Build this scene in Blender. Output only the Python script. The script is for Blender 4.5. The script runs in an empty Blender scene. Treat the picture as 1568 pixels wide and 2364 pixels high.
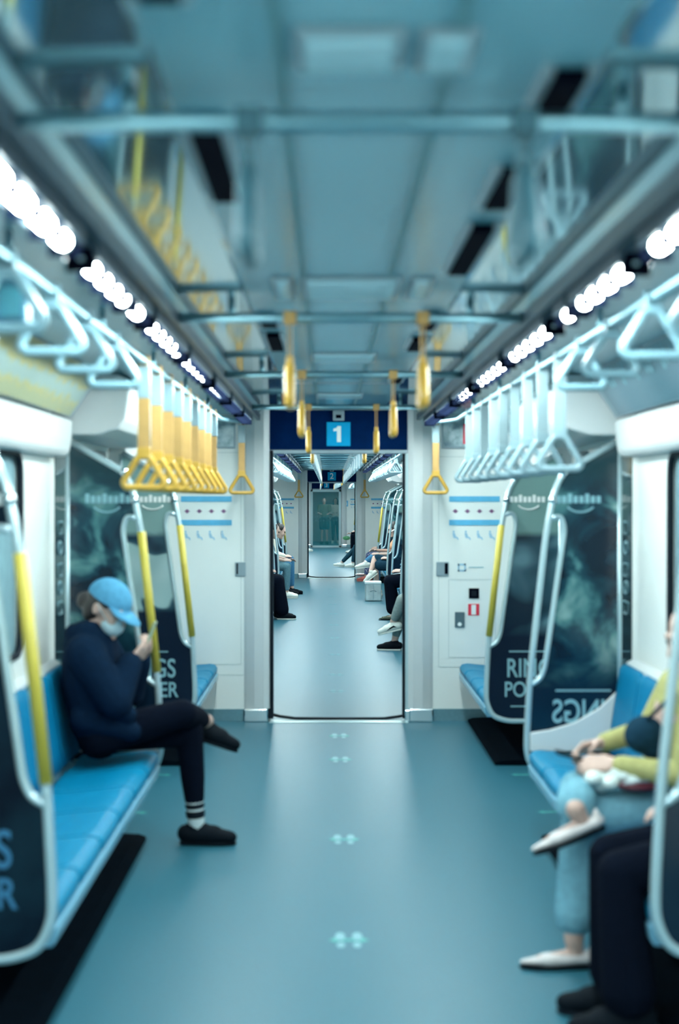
import bpy, bmesh, math, random
from mathutils import Vector, Matrix, noise
random.seed(7)
S = bpy.context.scene
COL = S.collection
V = Vector
# ------------------------------------------------------------------ camera, world, exposure
cam_d = bpy.data.cameras.new('camera'); cam = bpy.data.objects.new('camera', cam_d); COL.objects.link(cam)
S.camera = cam
cam_d.sensor_fit = 'VERTICAL'; cam_d.sensor_height = 36.0; cam_d.sensor_width = 24.0
F_PX = 3430.0
cam_d.lens = 36.0 * F_PX / 2364.0
cam.location = (-0.077, 0.0, 1.642)
pitch = math.atan((1182 - 1153) / F_PX); yaw = math.atan((784 - 757.7) / F_PX)
cam.rotation_euler = (math.pi / 2 - pitch, 0, -yaw)
cam_d.clip_start = 0.05; cam_d.clip_end = 200
cam_d.dof.use_dof = True; cam_d.dof.focus_distance = 26.0; cam_d.dof.aperture_fstop = 1.9
world = bpy.data.worlds.new('tunnel_dark'); S.world = world; world.use_nodes = True
world.node_tree.nodes['Background'].inputs[0].default_value = (0.02, 0.11, 0.15, 1)
world.node_tree.nodes['Background'].inputs[1].default_value = 0.25
S.view_settings.view_transform = 'Standard'; S.view_settings.look = 'None'
S.view_settings.exposure = 0.18; S.view_settings.gamma = 1.0; S.view_settings.use_curve_mapping = False
LAMP_COLOR = (0.82, 0.985, 0.975); LAMP_POWER = 130.0
S.cycles.max_bounces = 8; S.cycles.diffuse_bounces = 5; S.cycles.glossy_bounces = 4
S.cycles.sample_clamp_indirect = 6.0
S.cycles.use_denoising = True

# ------------------------------------------------------------------ materials (all procedural)
MATS = {}
def mat(name, col, rough=0.5, metal=0.0, var=0.06, scale=14.0, bump=0.0, spec=0.5, emit=None, power=0.0, alpha=1.0, sheen=0.0):
    if name in MATS: return MATS[name]
    m = bpy.data.materials.new(name); m.use_nodes = True; nt = m.node_tree; b = nt.nodes['Principled BSDF']
    tc = nt.nodes.new('ShaderNodeTexCoord'); nz = nt.nodes.new('ShaderNodeTexNoise'); nz.inputs['Scale'].default_value = scale
    nz.inputs['Detail'].default_value = 4
    nt.links.new(tc.outputs['Object'], nz.inputs['Vector'])
    rp = nt.nodes.new('ShaderNodeValToRGB')
    a = [max(0, c * (1 - var)) for c in col]; d = [min(1, c * (1 + var)) for c in col]
    rp.color_ramp.elements[0].color = (*a, 1); rp.color_ramp.elements[1].color = (*d, 1)
    rp.color_ramp.elements[0].position = 0.3; rp.color_ramp.elements[1].position = 0.7
    nt.links.new(nz.outputs['Fac'], rp.inputs['Fac']); nt.links.new(rp.outputs['Color'], b.inputs['Base Color'])
    b.inputs['Roughness'].default_value = rough; b.inputs['Metallic'].default_value = metal
    b.inputs['Specular IOR Level'].default_value = spec
    if sheen: b.inputs['Sheen Weight'].default_value = sheen
    if bump:
        bp = nt.nodes.new('ShaderNodeBump'); bp.inputs['Strength'].default_value = bump; bp.inputs['Distance'].default_value = 0.01
        nt.links.new(nz.outputs['Fac'], bp.inputs['Height']); nt.links.new(bp.outputs['Normal'], b.inputs['Normal'])
    if emit:
        b.inputs['Emission Color'].default_value = (*emit, 1); b.inputs['Emission Strength'].default_value = power
    if alpha < 1: b.inputs['Alpha'].default_value = alpha
    MATS[name] = m; return m
def ramp_mat(name, stops, scale=6.0, rough=0.3, stretch=(1, 1, 1), tex='noise', distort=0.0, detail=6, grad=None, alpha=1.0, spec=0.5):
    """patterned print: noise / wave texture through a colour ramp; grad=(z0,z1,stops) mixes a second print above"""
    if name in MATS: return MATS[name]
    m = bpy.data.materials.new(name); m.use_nodes = True; nt = m.node_tree; b = nt.nodes['Principled BSDF']
    tc = nt.nodes.new('ShaderNodeTexCoord'); mp = nt.nodes.new('ShaderNodeMapping'); mp.inputs['Scale'].default_value = stretch
    nt.links.new(tc.outputs['Object'], mp.inputs['Vector'])
    if tex == 'noise':
        t = nt.nodes.new('ShaderNodeTexNoise'); t.inputs['Scale'].default_value = scale; t.inputs['Detail'].default_value = detail
        t.inputs['Distortion'].default_value = distort; out = t.outputs['Fac']
    else:
        t = nt.nodes.new('ShaderNodeTexWave'); t.inputs['Scale'].default_value = scale; t.inputs['Distortion'].default_value = distort
        t.inputs['Detail'].default_value = detail; out = t.outputs['Fac']
    nt.links.new(mp.outputs['Vector'], t.inputs['Vector'])
    rp = nt.nodes.new('ShaderNodeValToRGB')
    els = rp.color_ramp.elements
    els[0].position, els[0].color = stops[0][0], (*stops[0][1], 1)
    els[1].position, els[1].color = stops[-1][0], (*stops[-1][1], 1)
    for p, c in stops[1:-1]:
        e = els.new(p); e.color = (*c, 1)
    nt.links.new(out, rp.inputs['Fac']); last = rp.outputs['Color']
    if grad:
        sx = nt.nodes.new('ShaderNodeSeparateXYZ'); nt.links.new(tc.outputs['Object'], sx.inputs[0])
        for z0, z1, c in grad:
            mr = nt.nodes.new('ShaderNodeMapRange'); mr.inputs[1].default_value = z0; mr.inputs[2].default_value = z1
            nt.links.new(sx.outputs['Z'], mr.inputs[0])
            mx = nt.nodes.new('ShaderNodeMix'); mx.data_type = 'RGBA'
            nt.links.new(mr.outputs[0], mx.inputs[0]); nt.links.new(last, mx.inputs[6]); mx.inputs[7].default_value = (*c, 1)
            last = mx.outputs[2]
    nt.links.new(last, b.inputs['Base Color']); b.inputs['Roughness'].default_value = rough; b.inputs['Specular IOR Level'].default_value = spec
    if alpha < 1: b.inputs['Alpha'].default_value = alpha
    MATS[name] = m; return m

WHITE = mat('white_panel', (0.80, 0.83, 0.80), 0.35, var=0.02, scale=3)
WHITE2 = mat('white_trim', (0.66, 0.69, 0.69), 0.3, var=0.02, scale=5)
CEIL = mat('ceiling_panel', (0.165, 0.36, 0.43), 0.24, var=0.03, scale=2, spec=0.5)
CEILG = mat('ceiling_gloss_panel', (0.36, 0.52, 0.57), 0.07, 0.75, var=0.02, scale=2)
CEILS = mat('ceiling_side', (0.36, 0.56, 0.62), 0.16, var=0.03, scale=2, spec=0.8)
STEEL = mat('brushed_steel', (0.22, 0.40, 0.46), 0.42, 1.0, var=0.05, scale=40)
CHROME = mat('chrome', (0.78, 0.86, 0.88), 0.12, 1.0, var=0.03)
PALE_TUBE = mat('pale_tube', (0.58, 0.74, 0.78), 0.25, 0.55, var=0.03)
YELLOW = mat('yellow_grip', (0.52, 0.42, 0.055), 0.45, var=0.05)
ORANGE = mat('orange_belt', (0.46, 0.27, 0.085), 0.6, var=0.06)
ORANGE2 = mat('orange_handle', (0.50, 0.29, 0.04), 0.35, var=0.04)
GREYBELT = mat('grey_belt', (0.26, 0.36, 0.39), 0.6, var=0.05)
DARKBELT = mat('dark_belt', (0.03, 0.10, 0.13), 0.6)
SHORTHAND = mat('teal_handle', (0.17, 0.30, 0.35), 0.35, var=0.03)
PALEHAND = mat('pale_handle', (0.24, 0.35, 0.39), 0.3, var=0.03)
NAVY = mat('navy_panel', (0.001, 0.014, 0.065), 0.8, var=0.1, spec=0.02)
SIGNBLUE = mat('sign_blue', (0.004, 0.34, 0.62), 0.6, var=0.04, spec=0.08)
STICKBLUE = mat('sticker_blue', (0.10, 0.42, 0.66), 0.4, var=0.08)
STICKPALE = mat('sticker_pale_blue', (0.35, 0.56, 0.70), 0.4)
PURPLE = mat('sticker_purple', (0.25, 0.12, 0.24), 0.5)
LETTER = mat('white_letter', (0.85, 0.88, 0.86), 0.5, var=0.01)
LETTER_DIM = mat('pale_print', (0.22, 0.42, 0.48), 0.5, var=0.05)
LETTER_BLUE = mat('blue_print', (0.03, 0.16, 0.30), 0.5, var=0.05)
BLACK = mat('black_rubber', (0.004, 0.008, 0.014), 0.6, var=0.2, spec=0.15)
DARKSLOT = mat('dark_slot', (0.001, 0.002, 0.006), 0.9, spec=0.02)
GREYMET = mat('grey_metal', (0.28, 0.36, 0.40), 0.4, 0.4)
LEAF = mat('door_leaf_grey', (0.46, 0.60, 0.63), 0.3, 0.2, var=0.02)
RED = mat('red_sticker', (0.70, 0.03, 0.06), 0.4)
SEAT = mat('blue_seat', (0.001, 0.19, 0.35), 0.42, var=0.06, scale=30, spec=0.14)
SEATB = mat('blue_backrest', (0.001, 0.16, 0.31), 0.5, var=0.06, scale=30, spec=0.14)
SEATEDGE = mat('pale_seat_edge', (0.20, 0.46, 0.62), 0.25, var=0.04)
SHADE_SLAB = mat('dark_under_seat', (0.001, 0.004, 0.008), 0.9, var=0.2, spec=0.03)  # near-black colour for the darkened floor below the seats
GLASS = mat('dark_glass', (0.012, 0.035, 0.045), 0.06, var=0.1, spec=0.6)
WINGLASS = mat('window_glass', (0.26, 0.42, 0.47), 0.08, var=0.1, spec=0.8)
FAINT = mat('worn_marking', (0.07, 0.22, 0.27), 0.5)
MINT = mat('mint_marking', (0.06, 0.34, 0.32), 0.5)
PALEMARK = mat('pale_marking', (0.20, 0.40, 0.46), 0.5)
# floor: speckled vinyl, satin
FLOOR = mat('floor_vinyl', (0.024, 0.125, 0.175), 0.40, var=0.08, scale=90, spec=0.36)
PLATE = mat('threshold_plate', (0.52, 0.68, 0.70), 0.3, 0.6)
BELLOWS = mat('bellows', (0.01, 0.014, 0.02), 0.8, bump=0.4)
LAMP = mat('lamp_tube', (0.9, 0.9, 0.9), 0.4, emit=LAMP_COLOR, power=LAMP_POWER)
HOUSING = mat('lamp_housing', (0.05, 0.08, 0.11), 0.35, 0.3)
# prints of the end-of-bench screens: plain mottled stand-ins
P_MOTTLE = ramp_mat('print_mottled', [(0.40, (0.003, 0.010, 0.022)), (0.50, (0.008, 0.040, 0.060)), (0.56, (0.05, 0.15, 0.16)), (0.66, (0.20, 0.33, 0.32))], 4.2, 0.15, distort=0.5,
                    grad=[(0.70, 0.45, (0.004, 0.014, 0.03)), (1.38, 1.52, (0.006, 0.03, 0.04))])
P_NEAR = ramp_mat('print_near_dark', [(0.40, (0.002, 0.006, 0.014)), (0.6, (0.006, 0.022, 0.036))], 3.0, 0.3, spec=0.1)
P_PALE = ramp_mat('print_pale_top', [(0.42, (0.006, 0.018, 0.034)), (0.52, (0.03, 0.08, 0.11)), (0.58, (0.10, 0.20, 0.24))], 2.2, 0.2, distort=0.4, detail=2,
                  grad=[(0.62, 0.53, (0.004, 0.012, 0.028)), (1.14, 1.18, (0.16, 0.28, 0.27))])
P_LIGHT = ramp_mat('print_pale_left', [(0.42, (0.010, 0.03, 0.055)), (0.47, (0.03, 0.08, 0.11)), (0.49, (0.34, 0.50, 0.50)), (0.6, (0.42, 0.56, 0.56))], 2.4, 0.2, distort=0.2, detail=2,
                   grad=[(0.71, 0.68, (0.004, 0.012, 0.028)), (1.14, 1.18, (0.20, 0.33, 0.32))])
AD_YEL = ramp_mat('poster_straw', [(0.2, (0.30, 0.40, 0.38)), (0.5, (0.44, 0.38, 0.13)), (0.8, (0.34, 0.36, 0.22))], 3.0, 0.4, stretch=(1, 3, 0.6), tex='wave', distort=3.0)
AD_GREY = ramp_mat('poster_grey', [(0.3, (0.05, 0.13, 0.17)), (0.6, (0.10, 0.17, 0.21)), (0.8, (0.16, 0.20, 0.25))], 1.4, 0.35, detail=1)
AD_DARK = ramp_mat('poster_dark', [(0.35, (0.01, 0.04, 0.08)), (0.5, (0.06, 0.16, 0.22)), (0.6, (0.30, 0.42, 0.44)), (0.72, (0.45, 0.34, 0.32))], 3.0, 0.35, detail=2)
AD_BLUE = ramp_mat('poster_blue', [(0.40, (0.015, 0.06, 0.10)), (0.56, (0.05, 0.13, 0.18)), (0.7, (0.40, 0.48, 0.48))], 4.0, 0.35, detail=2)
AD_SILV = ramp_mat('poster_silver', [(0.35, (0.10, 0.18, 0.22)), (0.5, (0.40, 0.52, 0.55)), (0.65, (0.72, 0.78, 0.78))], 9.0, 0.3, detail=5)
# people
SKIN = mat('skin', (0.52, 0.34, 0.28), 0.5, var=0.05, scale=20)
SKIN2 = mat('skin_tan', (0.42, 0.28, 0.23), 0.5, var=0.05, scale=20)
HAIR = mat('dark_hair', (0.012, 0.009, 0.010), 0.45, var=0.3, scale=60)

# ------------------------------------------------------------------ helpers
ORG = {}
def bend(v):
    """the third carriage stands at a slight angle to the first two"""
    if v[1] > 31.6: return V((v[0] - (v[1] - 31.6) * 0.0068, v[1], v[2]))
    return V(v)
class MB:
    def __init__(s): s.v = []; s.f = []; s.sm = []
    def add(s, vs, fs, smooth=False):
        o = len(s.v); s.v += [V(p) for p in vs]; s.f += [[i + o for i in f] for f in fs]; s.sm += [smooth] * len(fs); return s
    def box(s, x0, x1, y0, y1, z0, z1):
        if x0 > x1: x0, x1 = x1, x0
        if y0 > y1: y0, y1 = y1, y0
        vs = [(x, y, z) for x in (x0, x1) for y in (y0, y1) for z in (z0, z1)]
        return s.add(vs, [(0, 1, 3, 2), (4, 6, 7, 5), (0, 4, 5, 1), (2, 3, 7, 6), (0, 2, 6, 4), (1, 5, 7, 3)])
    def prism(s, poly, fn0, fn1):
        """closed prism: poly (a,b) mapped by fn0 and fn1 to its two caps"""
        n = len(poly); vs = [fn0(*p) for p in poly] + [fn1(*p) for p in poly]
        fs = [list(range(n))[::-1], list(range(n, 2 * n))] + [(i, (i + 1) % n, n + (i + 1) % n, n + i) for i in range(n)]
        return s.add(vs, fs)
    def xz(s, poly, y0, y1): return s.prism(poly, lambda a, b: (a, y0, b), lambda a, b: (a, y1, b))
    def xy(s, poly, z0, z1): return s.prism(poly, lambda a, b: (a, b, z0), lambda a, b: (a, b, z1))
    def yz(s, poly, x0, x1): return s.prism(poly, lambda a, b: (x0, a, b), lambda a, b: (x1, a, b))
    def tube(s, pts, r, n=10, closed=False, rx=None):
        pts = [V(p) for p in pts]; m = len(pts); rings = []
        up = None
        for i, p in enumerate(pts):
            if closed: t = (pts[(i + 1) % m] - pts[i - 1])
            else: t = pts[min(i + 1, m - 1)] - pts[max(i - 1, 0)]
            t.normalize()
            if up is None:
                a = V((0, 0, 1)) if abs(t.z) < 0.9 else V((0, 1, 0)); up = (a - t * a.dot(t)).normalized()
            else:
                up = (up - t * up.dot(t)).normalized()
            w = t.cross(up)
            rr = r[i] if isinstance(r, (list, tuple)) else r
            rings.append([p + (up * math.cos(k * 2 * math.pi / n) + w * math.sin(k * 2 * math.pi / n)) * rr for k in range(n)])
        vs = [q for ring in rings for q in ring]; fs = []
        rng = range(m) if closed else range(m - 1)
        for i in rng:
            j = (i + 1) % m
            for k in range(n): fs.append((i * n + k, i * n + (k + 1) % n, j * n + (k + 1) % n, j * n + k))
        s.add(vs, fs, True)
        if not closed:
            o = len(s.v) - len(vs)
            s.f += [[o + k for k in range(n)][::-1], [o + (m - 1) * n + k for k in range(n)]]; s.sm += [False, False]
        return s
    def ell(s, c, r, ax=None, n=14, m=9):
        c = V(c); A = ax or (V((1, 0, 0)), V((0, 1, 0)), V((0, 0, 1)))
        vs = [c + A[2] * r[2]]; fs = []
        for i in range(1, m):
            th = math.pi * i / m
            for k in range(n):
                ph = 2 * math.pi * k / n
                vs.append(c + A[0] * (r[0] * math.sin(th) * math.cos(ph)) + A[1] * (r[1] * math.sin(th) * math.sin(ph)) + A[2] * (r[2] * math.cos(th)))
        vs.append(c - A[2] * r[2]); L = len(vs) - 1
        for k in range(n): fs.append((0, 1 + k, 1 + (k + 1) % n))
        for i in range(m - 2):
            for k in range(n): fs.append((1 + i * n + k, 1 + (i + 1) * n + k, 1 + (i + 1) * n + (k + 1) % n, 1 + i * n + (k + 1) % n))
        for k in range(n): fs.append((L, 1 + (m - 2) * n + (k + 1) % n, 1 + (m - 2) * n + k))
        return s.add(vs, fs, True)
    def cap(s, p0, p1, r0, r1, flat=None, n=14):
        """tapered capsule; flat=(axis, factor) squeezes it along an axis"""
        p0, p1 = V(p0), V(p1); t = (p1 - p0); L = t.length
        t = t.normalized() if L > 1e-6 else V((0, 0, 1))
        a = V((0, 0, 1)) if abs(t.z) < 0.9 else V((1, 0, 0)); u = (a - t * a.dot(t)).normalized(); w = t.cross(u)
        st = [(p0 - t * r0 * math.cos(h), r0 * math.sin(h)) for h in (0.0, 0.5, 1.0)] + [(p0, r0), (p1, r1)] + [(p1 + t * r1 * math.sin(h), r1 * math.cos(h)) for h in (0.57, 1.07)]
        st = st[1:]
        vs = []; fs = []
        for c, r in st:
            for k in range(n):
                o = (u * math.cos(2 * math.pi * k / n) + w * math.sin(2 * math.pi * k / n)) * r
                if flat: ax = V(flat[0]).normalized(); o = o - ax * (o.dot(ax) * (1 - flat[1]))
                vs.append(c + o)
        m = len(st)
        e0 = p0 - t * r0; e1 = p1 + t * r1
        for i in range(m - 1):
            for k in range(n): fs.append((i * n + k, i * n + (k + 1) % n, (i + 1) * n + (k + 1) % n, (i + 1) * n + k))
        vs += [e0, e1]
        for k in range(n):
            fs.append((m * n, (k + 1) % n, k)); fs.append((m * n + 1, (m - 1) * n + k, (m - 1) * n + (k + 1) % n))
        return s.add(vs, fs, True)
    def build(s, name, m, parent=None, bevel=0.0, seg=2, origin=None):
        vs = [bend(p) for p in s.v]
        if parent is not None: o = ORG[parent]
        elif origin is not None: o = bend(V(origin))
        else:
            xs = [p.x for p in vs]; ys = [p.y for p in vs]; zs = [p.z for p in vs]
            o = V(((min(xs) + max(xs)) / 2, (min(ys) + max(ys)) / 2, min(zs)))
        me = bpy.data.meshes.new(name); me.from_pydata([p - o for p in vs], [], s.f)
        me.polygons.foreach_set('use_smooth', s.sm)
        bm = bmesh.new(); bm.from_mesh(me); bmesh.ops.recalc_face_normals(bm, faces=bm.faces)
        if bevel > 0:
            bmesh.ops.bevel(bm, geom=list(bm.edges), offset=bevel, segments=seg, affect='EDGES', profile=0.5, clamp_overlap=True)
        bm.to_mesh(me); bm.free(); me.materials.append(m)
        ob = bpy.data.objects.new(name, me); COL.objects.link(ob); ORG[ob] = o
        if parent is not None: ob.parent = parent
        else: ob.location = o
        return ob
def words(n): return ['first', 'second', 'third', 'fourth', 'fifth', 'sixth', 'seventh', 'eighth', 'ninth', 'tenth', 'eleventh', 'twelfth', 'thirteenth', 'fourteenth', 'fifteenth', 'sixteenth', 'seventeenth', 'eighteenth'][n]
def tag(o, label, cat, group=None, kind=None):
    if label: o['label'] = label
    if cat: o['category'] = cat
    if group: o['group'] = group
    if kind: o['kind'] = kind
    return o
def struct(o): o['kind'] = 'structure'; return o
def thing(name, loc, label, cat, group=None):
    o = bpy.data.objects.new(name, None); COL.objects.link(o); o.empty_display_size = 0.1
    p = bend(V(loc)); o.location = p; ORG[o] = p
    return tag(o, label, cat, group)
def copy_tree(root, loc, label=None, group=None, rotz=0.0, mats=None):
    r = root.copy(); COL.objects.link(r); r.location = bend(V(loc)); ORG[r] = V(r.location)
    if rotz: r.rotation_euler = (0, 0, rotz)
    if label: r['label'] = label
    if group: r['group'] = group
    for ch in list(root.children):
        c = ch.copy(); COL.objects.link(c); c.parent = r
        for g in list(ch.children):
            d = g.copy(); COL.objects.link(d); d.parent = c
    return r
def round_path(pts, rad, n=5):
    """polyline with rounded corners"""
    pts = [V(p) for p in pts]; out = [pts[0]]
    for i in range(1, len(pts) - 1):
        a, b, c = pts[i - 1], pts[i], pts[i + 1]
        r = min(rad, (a - b).length * 0.45, (c - b).length * 0.45)
        p, q = b + (a - b).normalized() * r, b + (c - b).normalized() * r
        for k in range(n + 1):
            t = k / n; out.append(p * (1 - t) ** 2 + b * (2 * t * (1 - t)) + q * t * t)
    out.append(pts[-1]); return out
def text_mesh(txt, size, depth=0.001):
    cu = bpy.data.curves.new('t', 'FONT'); cu.body = txt; cu.size = size; cu.extrude = depth; cu.align_x = 'CENTER'; cu.align_y = 'CENTER'; cu.offset = size * 0.012
    o = bpy.data.objects.new('t', cu); COL.objects.link(o)
    dg = bpy.context.evaluated_depsgraph_get(); me = bpy.data.meshes.new_from_object(o.evaluated_get(dg))
    vs = [V(v.co) for v in me.vertices]; fs = [list(p.vertices) for p in me.polygons]
    bpy.data.objects.remove(o); bpy.data.curves.remove(cu); bpy.data.meshes.remove(me)
    return vs, fs
def put_text(txt, size, centre, right, up, mb=None, mirror=False, stretch=1.0):
    """letters as raised print at centre, reading along right / up"""
    vs, fs = text_mesh(txt, size); mb = mb or MB()
    r, u = V(right), V(up); n = r.cross(u); k = -1 if mirror else 1
    mb.add([V(centre) + r * (p.x * k * stretch) + u * p.y + n * p.z for p in vs], fs); return mb
def blob(name, mb, vox, m, parent, smooth=5):
    """union of overlapping closed shapes as ONE continuous surface"""
    o = ORG[parent]
    me = bpy.data.meshes.new(name); me.from_pydata([bend(p) - o for p in mb.v], [], mb.f)
    bm = bmesh.new(); bm.from_mesh(me); bmesh.ops.recalc_face_normals(bm, faces=bm.faces); bm.to_mesh(me); bm.free()
    ob = bpy.data.objects.new(name, me); COL.objects.link(ob)
    r = ob.modifiers.new('r', 'REMESH'); r.mode = 'VOXEL'; r.voxel_size = vox; r.use_smooth_shade = True
    if smooth:
        sm = ob.modifiers.new('s', 'SMOOTH'); sm.factor = 0.5; sm.iterations = smooth
    dg = bpy.context.evaluated_depsgraph_get(); dg.update()
    new = bpy.data.meshes.new_from_object(ob.evaluated_get(dg)); new.name = name
    ob.modifiers.clear(); ob.data = new; bpy.data.meshes.remove(me)
    new.materials.clear(); new.materials.append(m)
    for p in new.polygons: p.use_smooth = True
    ob.parent = parent; ORG[ob] = o
    return ob

# ------------------------------------------------------------------ the carriages' shell
W = 1.42          # half width
CARS = [(-2.5, 11.0), (11.6, 31.0), (31.6, 51.0), (51.6, 58.0)]
ORD = ['front', 'second', 'third', 'fourth']
def sections(k):
    """(kind, y0, y1) along the sides of a carriage"""
    if k == 0: return [('bench', -0.1, 2.5 - 0.0), ('door', 2.5, 4.4), ('bench', 4.4, 7.2), ('door', 7.2, 9.1), ('end', 9.1, 10.96)]
    y1 = CARS[k][1]; out = []
    if k == 3: return [('end', 51.64, 53.4), ('door', 53.4, 55.2), ('bench', 55.2, 58.0)]
    out = [('end', y1 - 19.36, y1 - 17.6), ('door', y1 - 17.6, y1 - 15.9), ('bench', y1 - 15.9, y1 - 13.1), ('door', y1 - 13.1, y1 - 11.25),
           ('bench', y1 - 11.25, y1 - 8.45), ('door', y1 - 8.45, y1 - 6.6), ('bench', y1 - 6.6, y1 - 3.8), ('door', y1 - 3.8, y1 - 1.9), ('end', y1 - 1.9, y1 - 0.04)]
    return out
win_n = 0; door_n = 0
for k, (ya, yb) in enumerate(CARS):
    ys = [ya + (yb - ya) * i / 10 for i in range(11)]
    struct(MB().box(-W, W, ya, yb, -0.08, 0.0).build('floor', FLOOR))
    # ceiling: raised centre panel, flat sides
    struct(MB().box(-0.34, 0.34, ya, yb, 2.31, 2.36).build('ceiling', CEIL))
    for s in (-1, 1): struct(MB().xz([(s * 0.34, 2.31), (s * 0.35, 2.3035), (s * 0.56, 2.2995), (s * 0.56, 2.36), (s * 0.34, 2.36)], ya, yb).build('trim_ceiling_gloss_' + ('left' if s < 0 else 'right'), CEILG))
    for s in (-1, 1):
        side = 'left' if s < 0 else 'right'
        mb = MB().xz([(s * 0.56, 2.305), (s * 0.60, 2.265), (s * 0.74, 2.265), (s * 1.0, 2.275), (s * 1.17, 2.25), (s * 1.2, 2.36), (s * 0.56, 2.36)], ya, yb)
        struct(mb.build('trim_ceiling_' + side, CEILS))
        # side wall with openings left for windows and doors
        wl = MB(); cv = MB()
        for kind, y0, y1 in sections(k):
            if kind == 'door':
                wl.box(s * W, s * (W + 0.06), y0, y0 + 0.10, 0, 2.3); wl.box(s * W, s * (W + 0.06), y1 - 0.10, y1, 0, 2.3)
                wl.box(s * W, s * (W + 0.06), y0 + 0.10, y1 - 0.10, 1.93, 2.3)
            else:
                a, b = (y0 + 0.35, y1 - 0.72) if kind == 'bench' else (y0 + 0.4, y1 - 0.4)
                wl.box(s * W, s * (W + 0.06), y0, a, 0, 2.3); wl.box(s * W, s * (W + 0.06), b, y1, 0, 2.3)
                wl.box(s * W, s * (W + 0.06), a, b, 0, 0.97); wl.box(s * W, s * (W + 0.06), a, b, 1.84, 2.3)
        wl.box(s * W, s * (W + 0.06), ya, sections(k)[0][1], 0, 2.3); wl.box(s * W, s * (W + 0.06), sections(k)[-1][2], yb, 0, 2.3)
        struct(wl.build('wall_' + side, WHITE))
        for kind, y0, y1 in sections(k):
            if kind != 'door':
                # white cornice above the window
                cv = MB().xz([(s * W, 1.845), (s * 1.345, 1.85), (s * 1.325, 1.875), (s * 1.315, 1.93), (s * 1.31, 2.02), (s * 1.33, 2.03), (s * W, 2.03)], y0 + 0.01, y1 - 0.01)
                struct(cv.build('trim_cornice_' + side, WHITE2, bevel=0.008))
                a, b = (y0 + 0.35, y1 - 0.72) if kind == 'bench' else (y0 + 0.4, y1 - 0.4)
                win_n += 1
                w = struct(MB().box(s * (W + 0.02), s * (W + 0.035), a, b, 0.97, 1.84).build('window_%d' % win_n, WINGLASS))
                path = round_path([V((s * (W - 0.002), a + 0.3, 0.97)), V((s * (W - 0.002), b, 0.97)), V((s * (W - 0.002), b, 1.84)), V((s * (W - 0.002), a, 1.84)), V((s * (W - 0.002), a, 0.97)), V((s * (W - 0.002), a + 0.3, 0.97))], 0.10)
                MB().tube(path, 0.016, 8).build('window_frame', BLACK, w)
            else:
                door_n += 1
                d = struct(MB().box(s * (W + 0.005), s * (W + 0.04), y0 + 0.10, y1 - 0.10, 0.0, 1.93).build('door_%d' % door_n, LEAF))
                ym = (y0 + y1) / 2
                for a, b in ((y0 + 0.10, ym - 0.04), (ym + 0.04, y1 - 0.10)):
                    MB().box(s * (W - 0.003), s * (W + 0.01), a + 0.01, b - 0.04, 0.55, 1.925).build('door_glass', GLASS, d)
                MB().box(s * (W - 0.006), s * (W + 0.01), ym - 0.014, ym + 0.014, 0.0, 1.93).build('door_seal', BLACK, d)
                if k == 0 and y0 > 7:
                    st = MB()
                    for i, z in enumerate((1.50, 1.40, 1.29, 1.20, 1.10)):
                        yc = y0 + 0.22; x = s * (W - 0.006)
                        if i % 2 == 0:
                            p = [(yc - .05, z - .03), (yc + .05, z - .03), (yc + .05, z + .03), (yc - .05, z + .03)]
                        else:
                            p = [(yc + .045 * math.cos(t * math.pi / 4), z + .032 * math.sin(t * math.pi / 4)) for t in range(8)]
                        st.tube([V((x, q[0], q[1])) for q in p], 0.005, 6, closed=True)
                    st.build('sticker', LETTER_DIM, d)
                # slanted white cover box over the doors
                hb = MB().xz([(s * W, 1.955), (s * 1.20, 1.955), (s * 1.10, 1.985), (s * 1.06, 2.03), (s * 1.03, 2.215), (s * 1.10, 2.25), (s * W, 2.25)], y0 + 0.02, y1 - 0.02)
                nth = words(sum(1 for q in sections(k) if q[0] == 'door' and q[1] < y0))
                t = thing('door_header_cover', (s * 1.2, ym, 1.955), 'white slanted cover box over the %s side door on the %s of the %s carriage' % (nth, side, ORD[k]), 'door cover', 'covers over the side doors')
                hb.build('cover', WHITE2, t, bevel=0.01)
                MB().xz([(s * 1.054, 2.07), (s * 1.030, 2.20), (s * 1.033, 2.20), (s * 1.057, 2.07)], ym - 0.40, ym - 0.12).build('display_strip', GREYMET, t)
                lab = MB()
                lab.tube([V((s * (1.0275 + (2.21 - z) * 0.162), y, z)) for y, z in ((y0 + .42, 2.08), (y0 + .60, 2.08), (y0 + .60, 2.17), (y0 + .42, 2.17))], 0.005, 6, closed=True)
                lab.build('sticker', STICKPALE, t)
        # dark continuous groove inboard of the lamps
        struct(MB().box(s * 0.575, s * 0.60, ya + 0.05, yb - 0.02, 2.225, 2.268).build('trim_lamp_groove_' + side, HOUSING))
        struct(MB().box(s * (W - 0.012), s * W, ya, yb, 0.0, 0.10).build('baseboard_' + side, STEEL))
struct(MB().box(-W, W, -2.6, -2.5, 0, 2.36).build('wall_behind_camera', WHITE))
struct(MB().box(-W, W, 58.0, 58.1, 0, 2.36).build('wall_far_end', WHITE))

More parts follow.
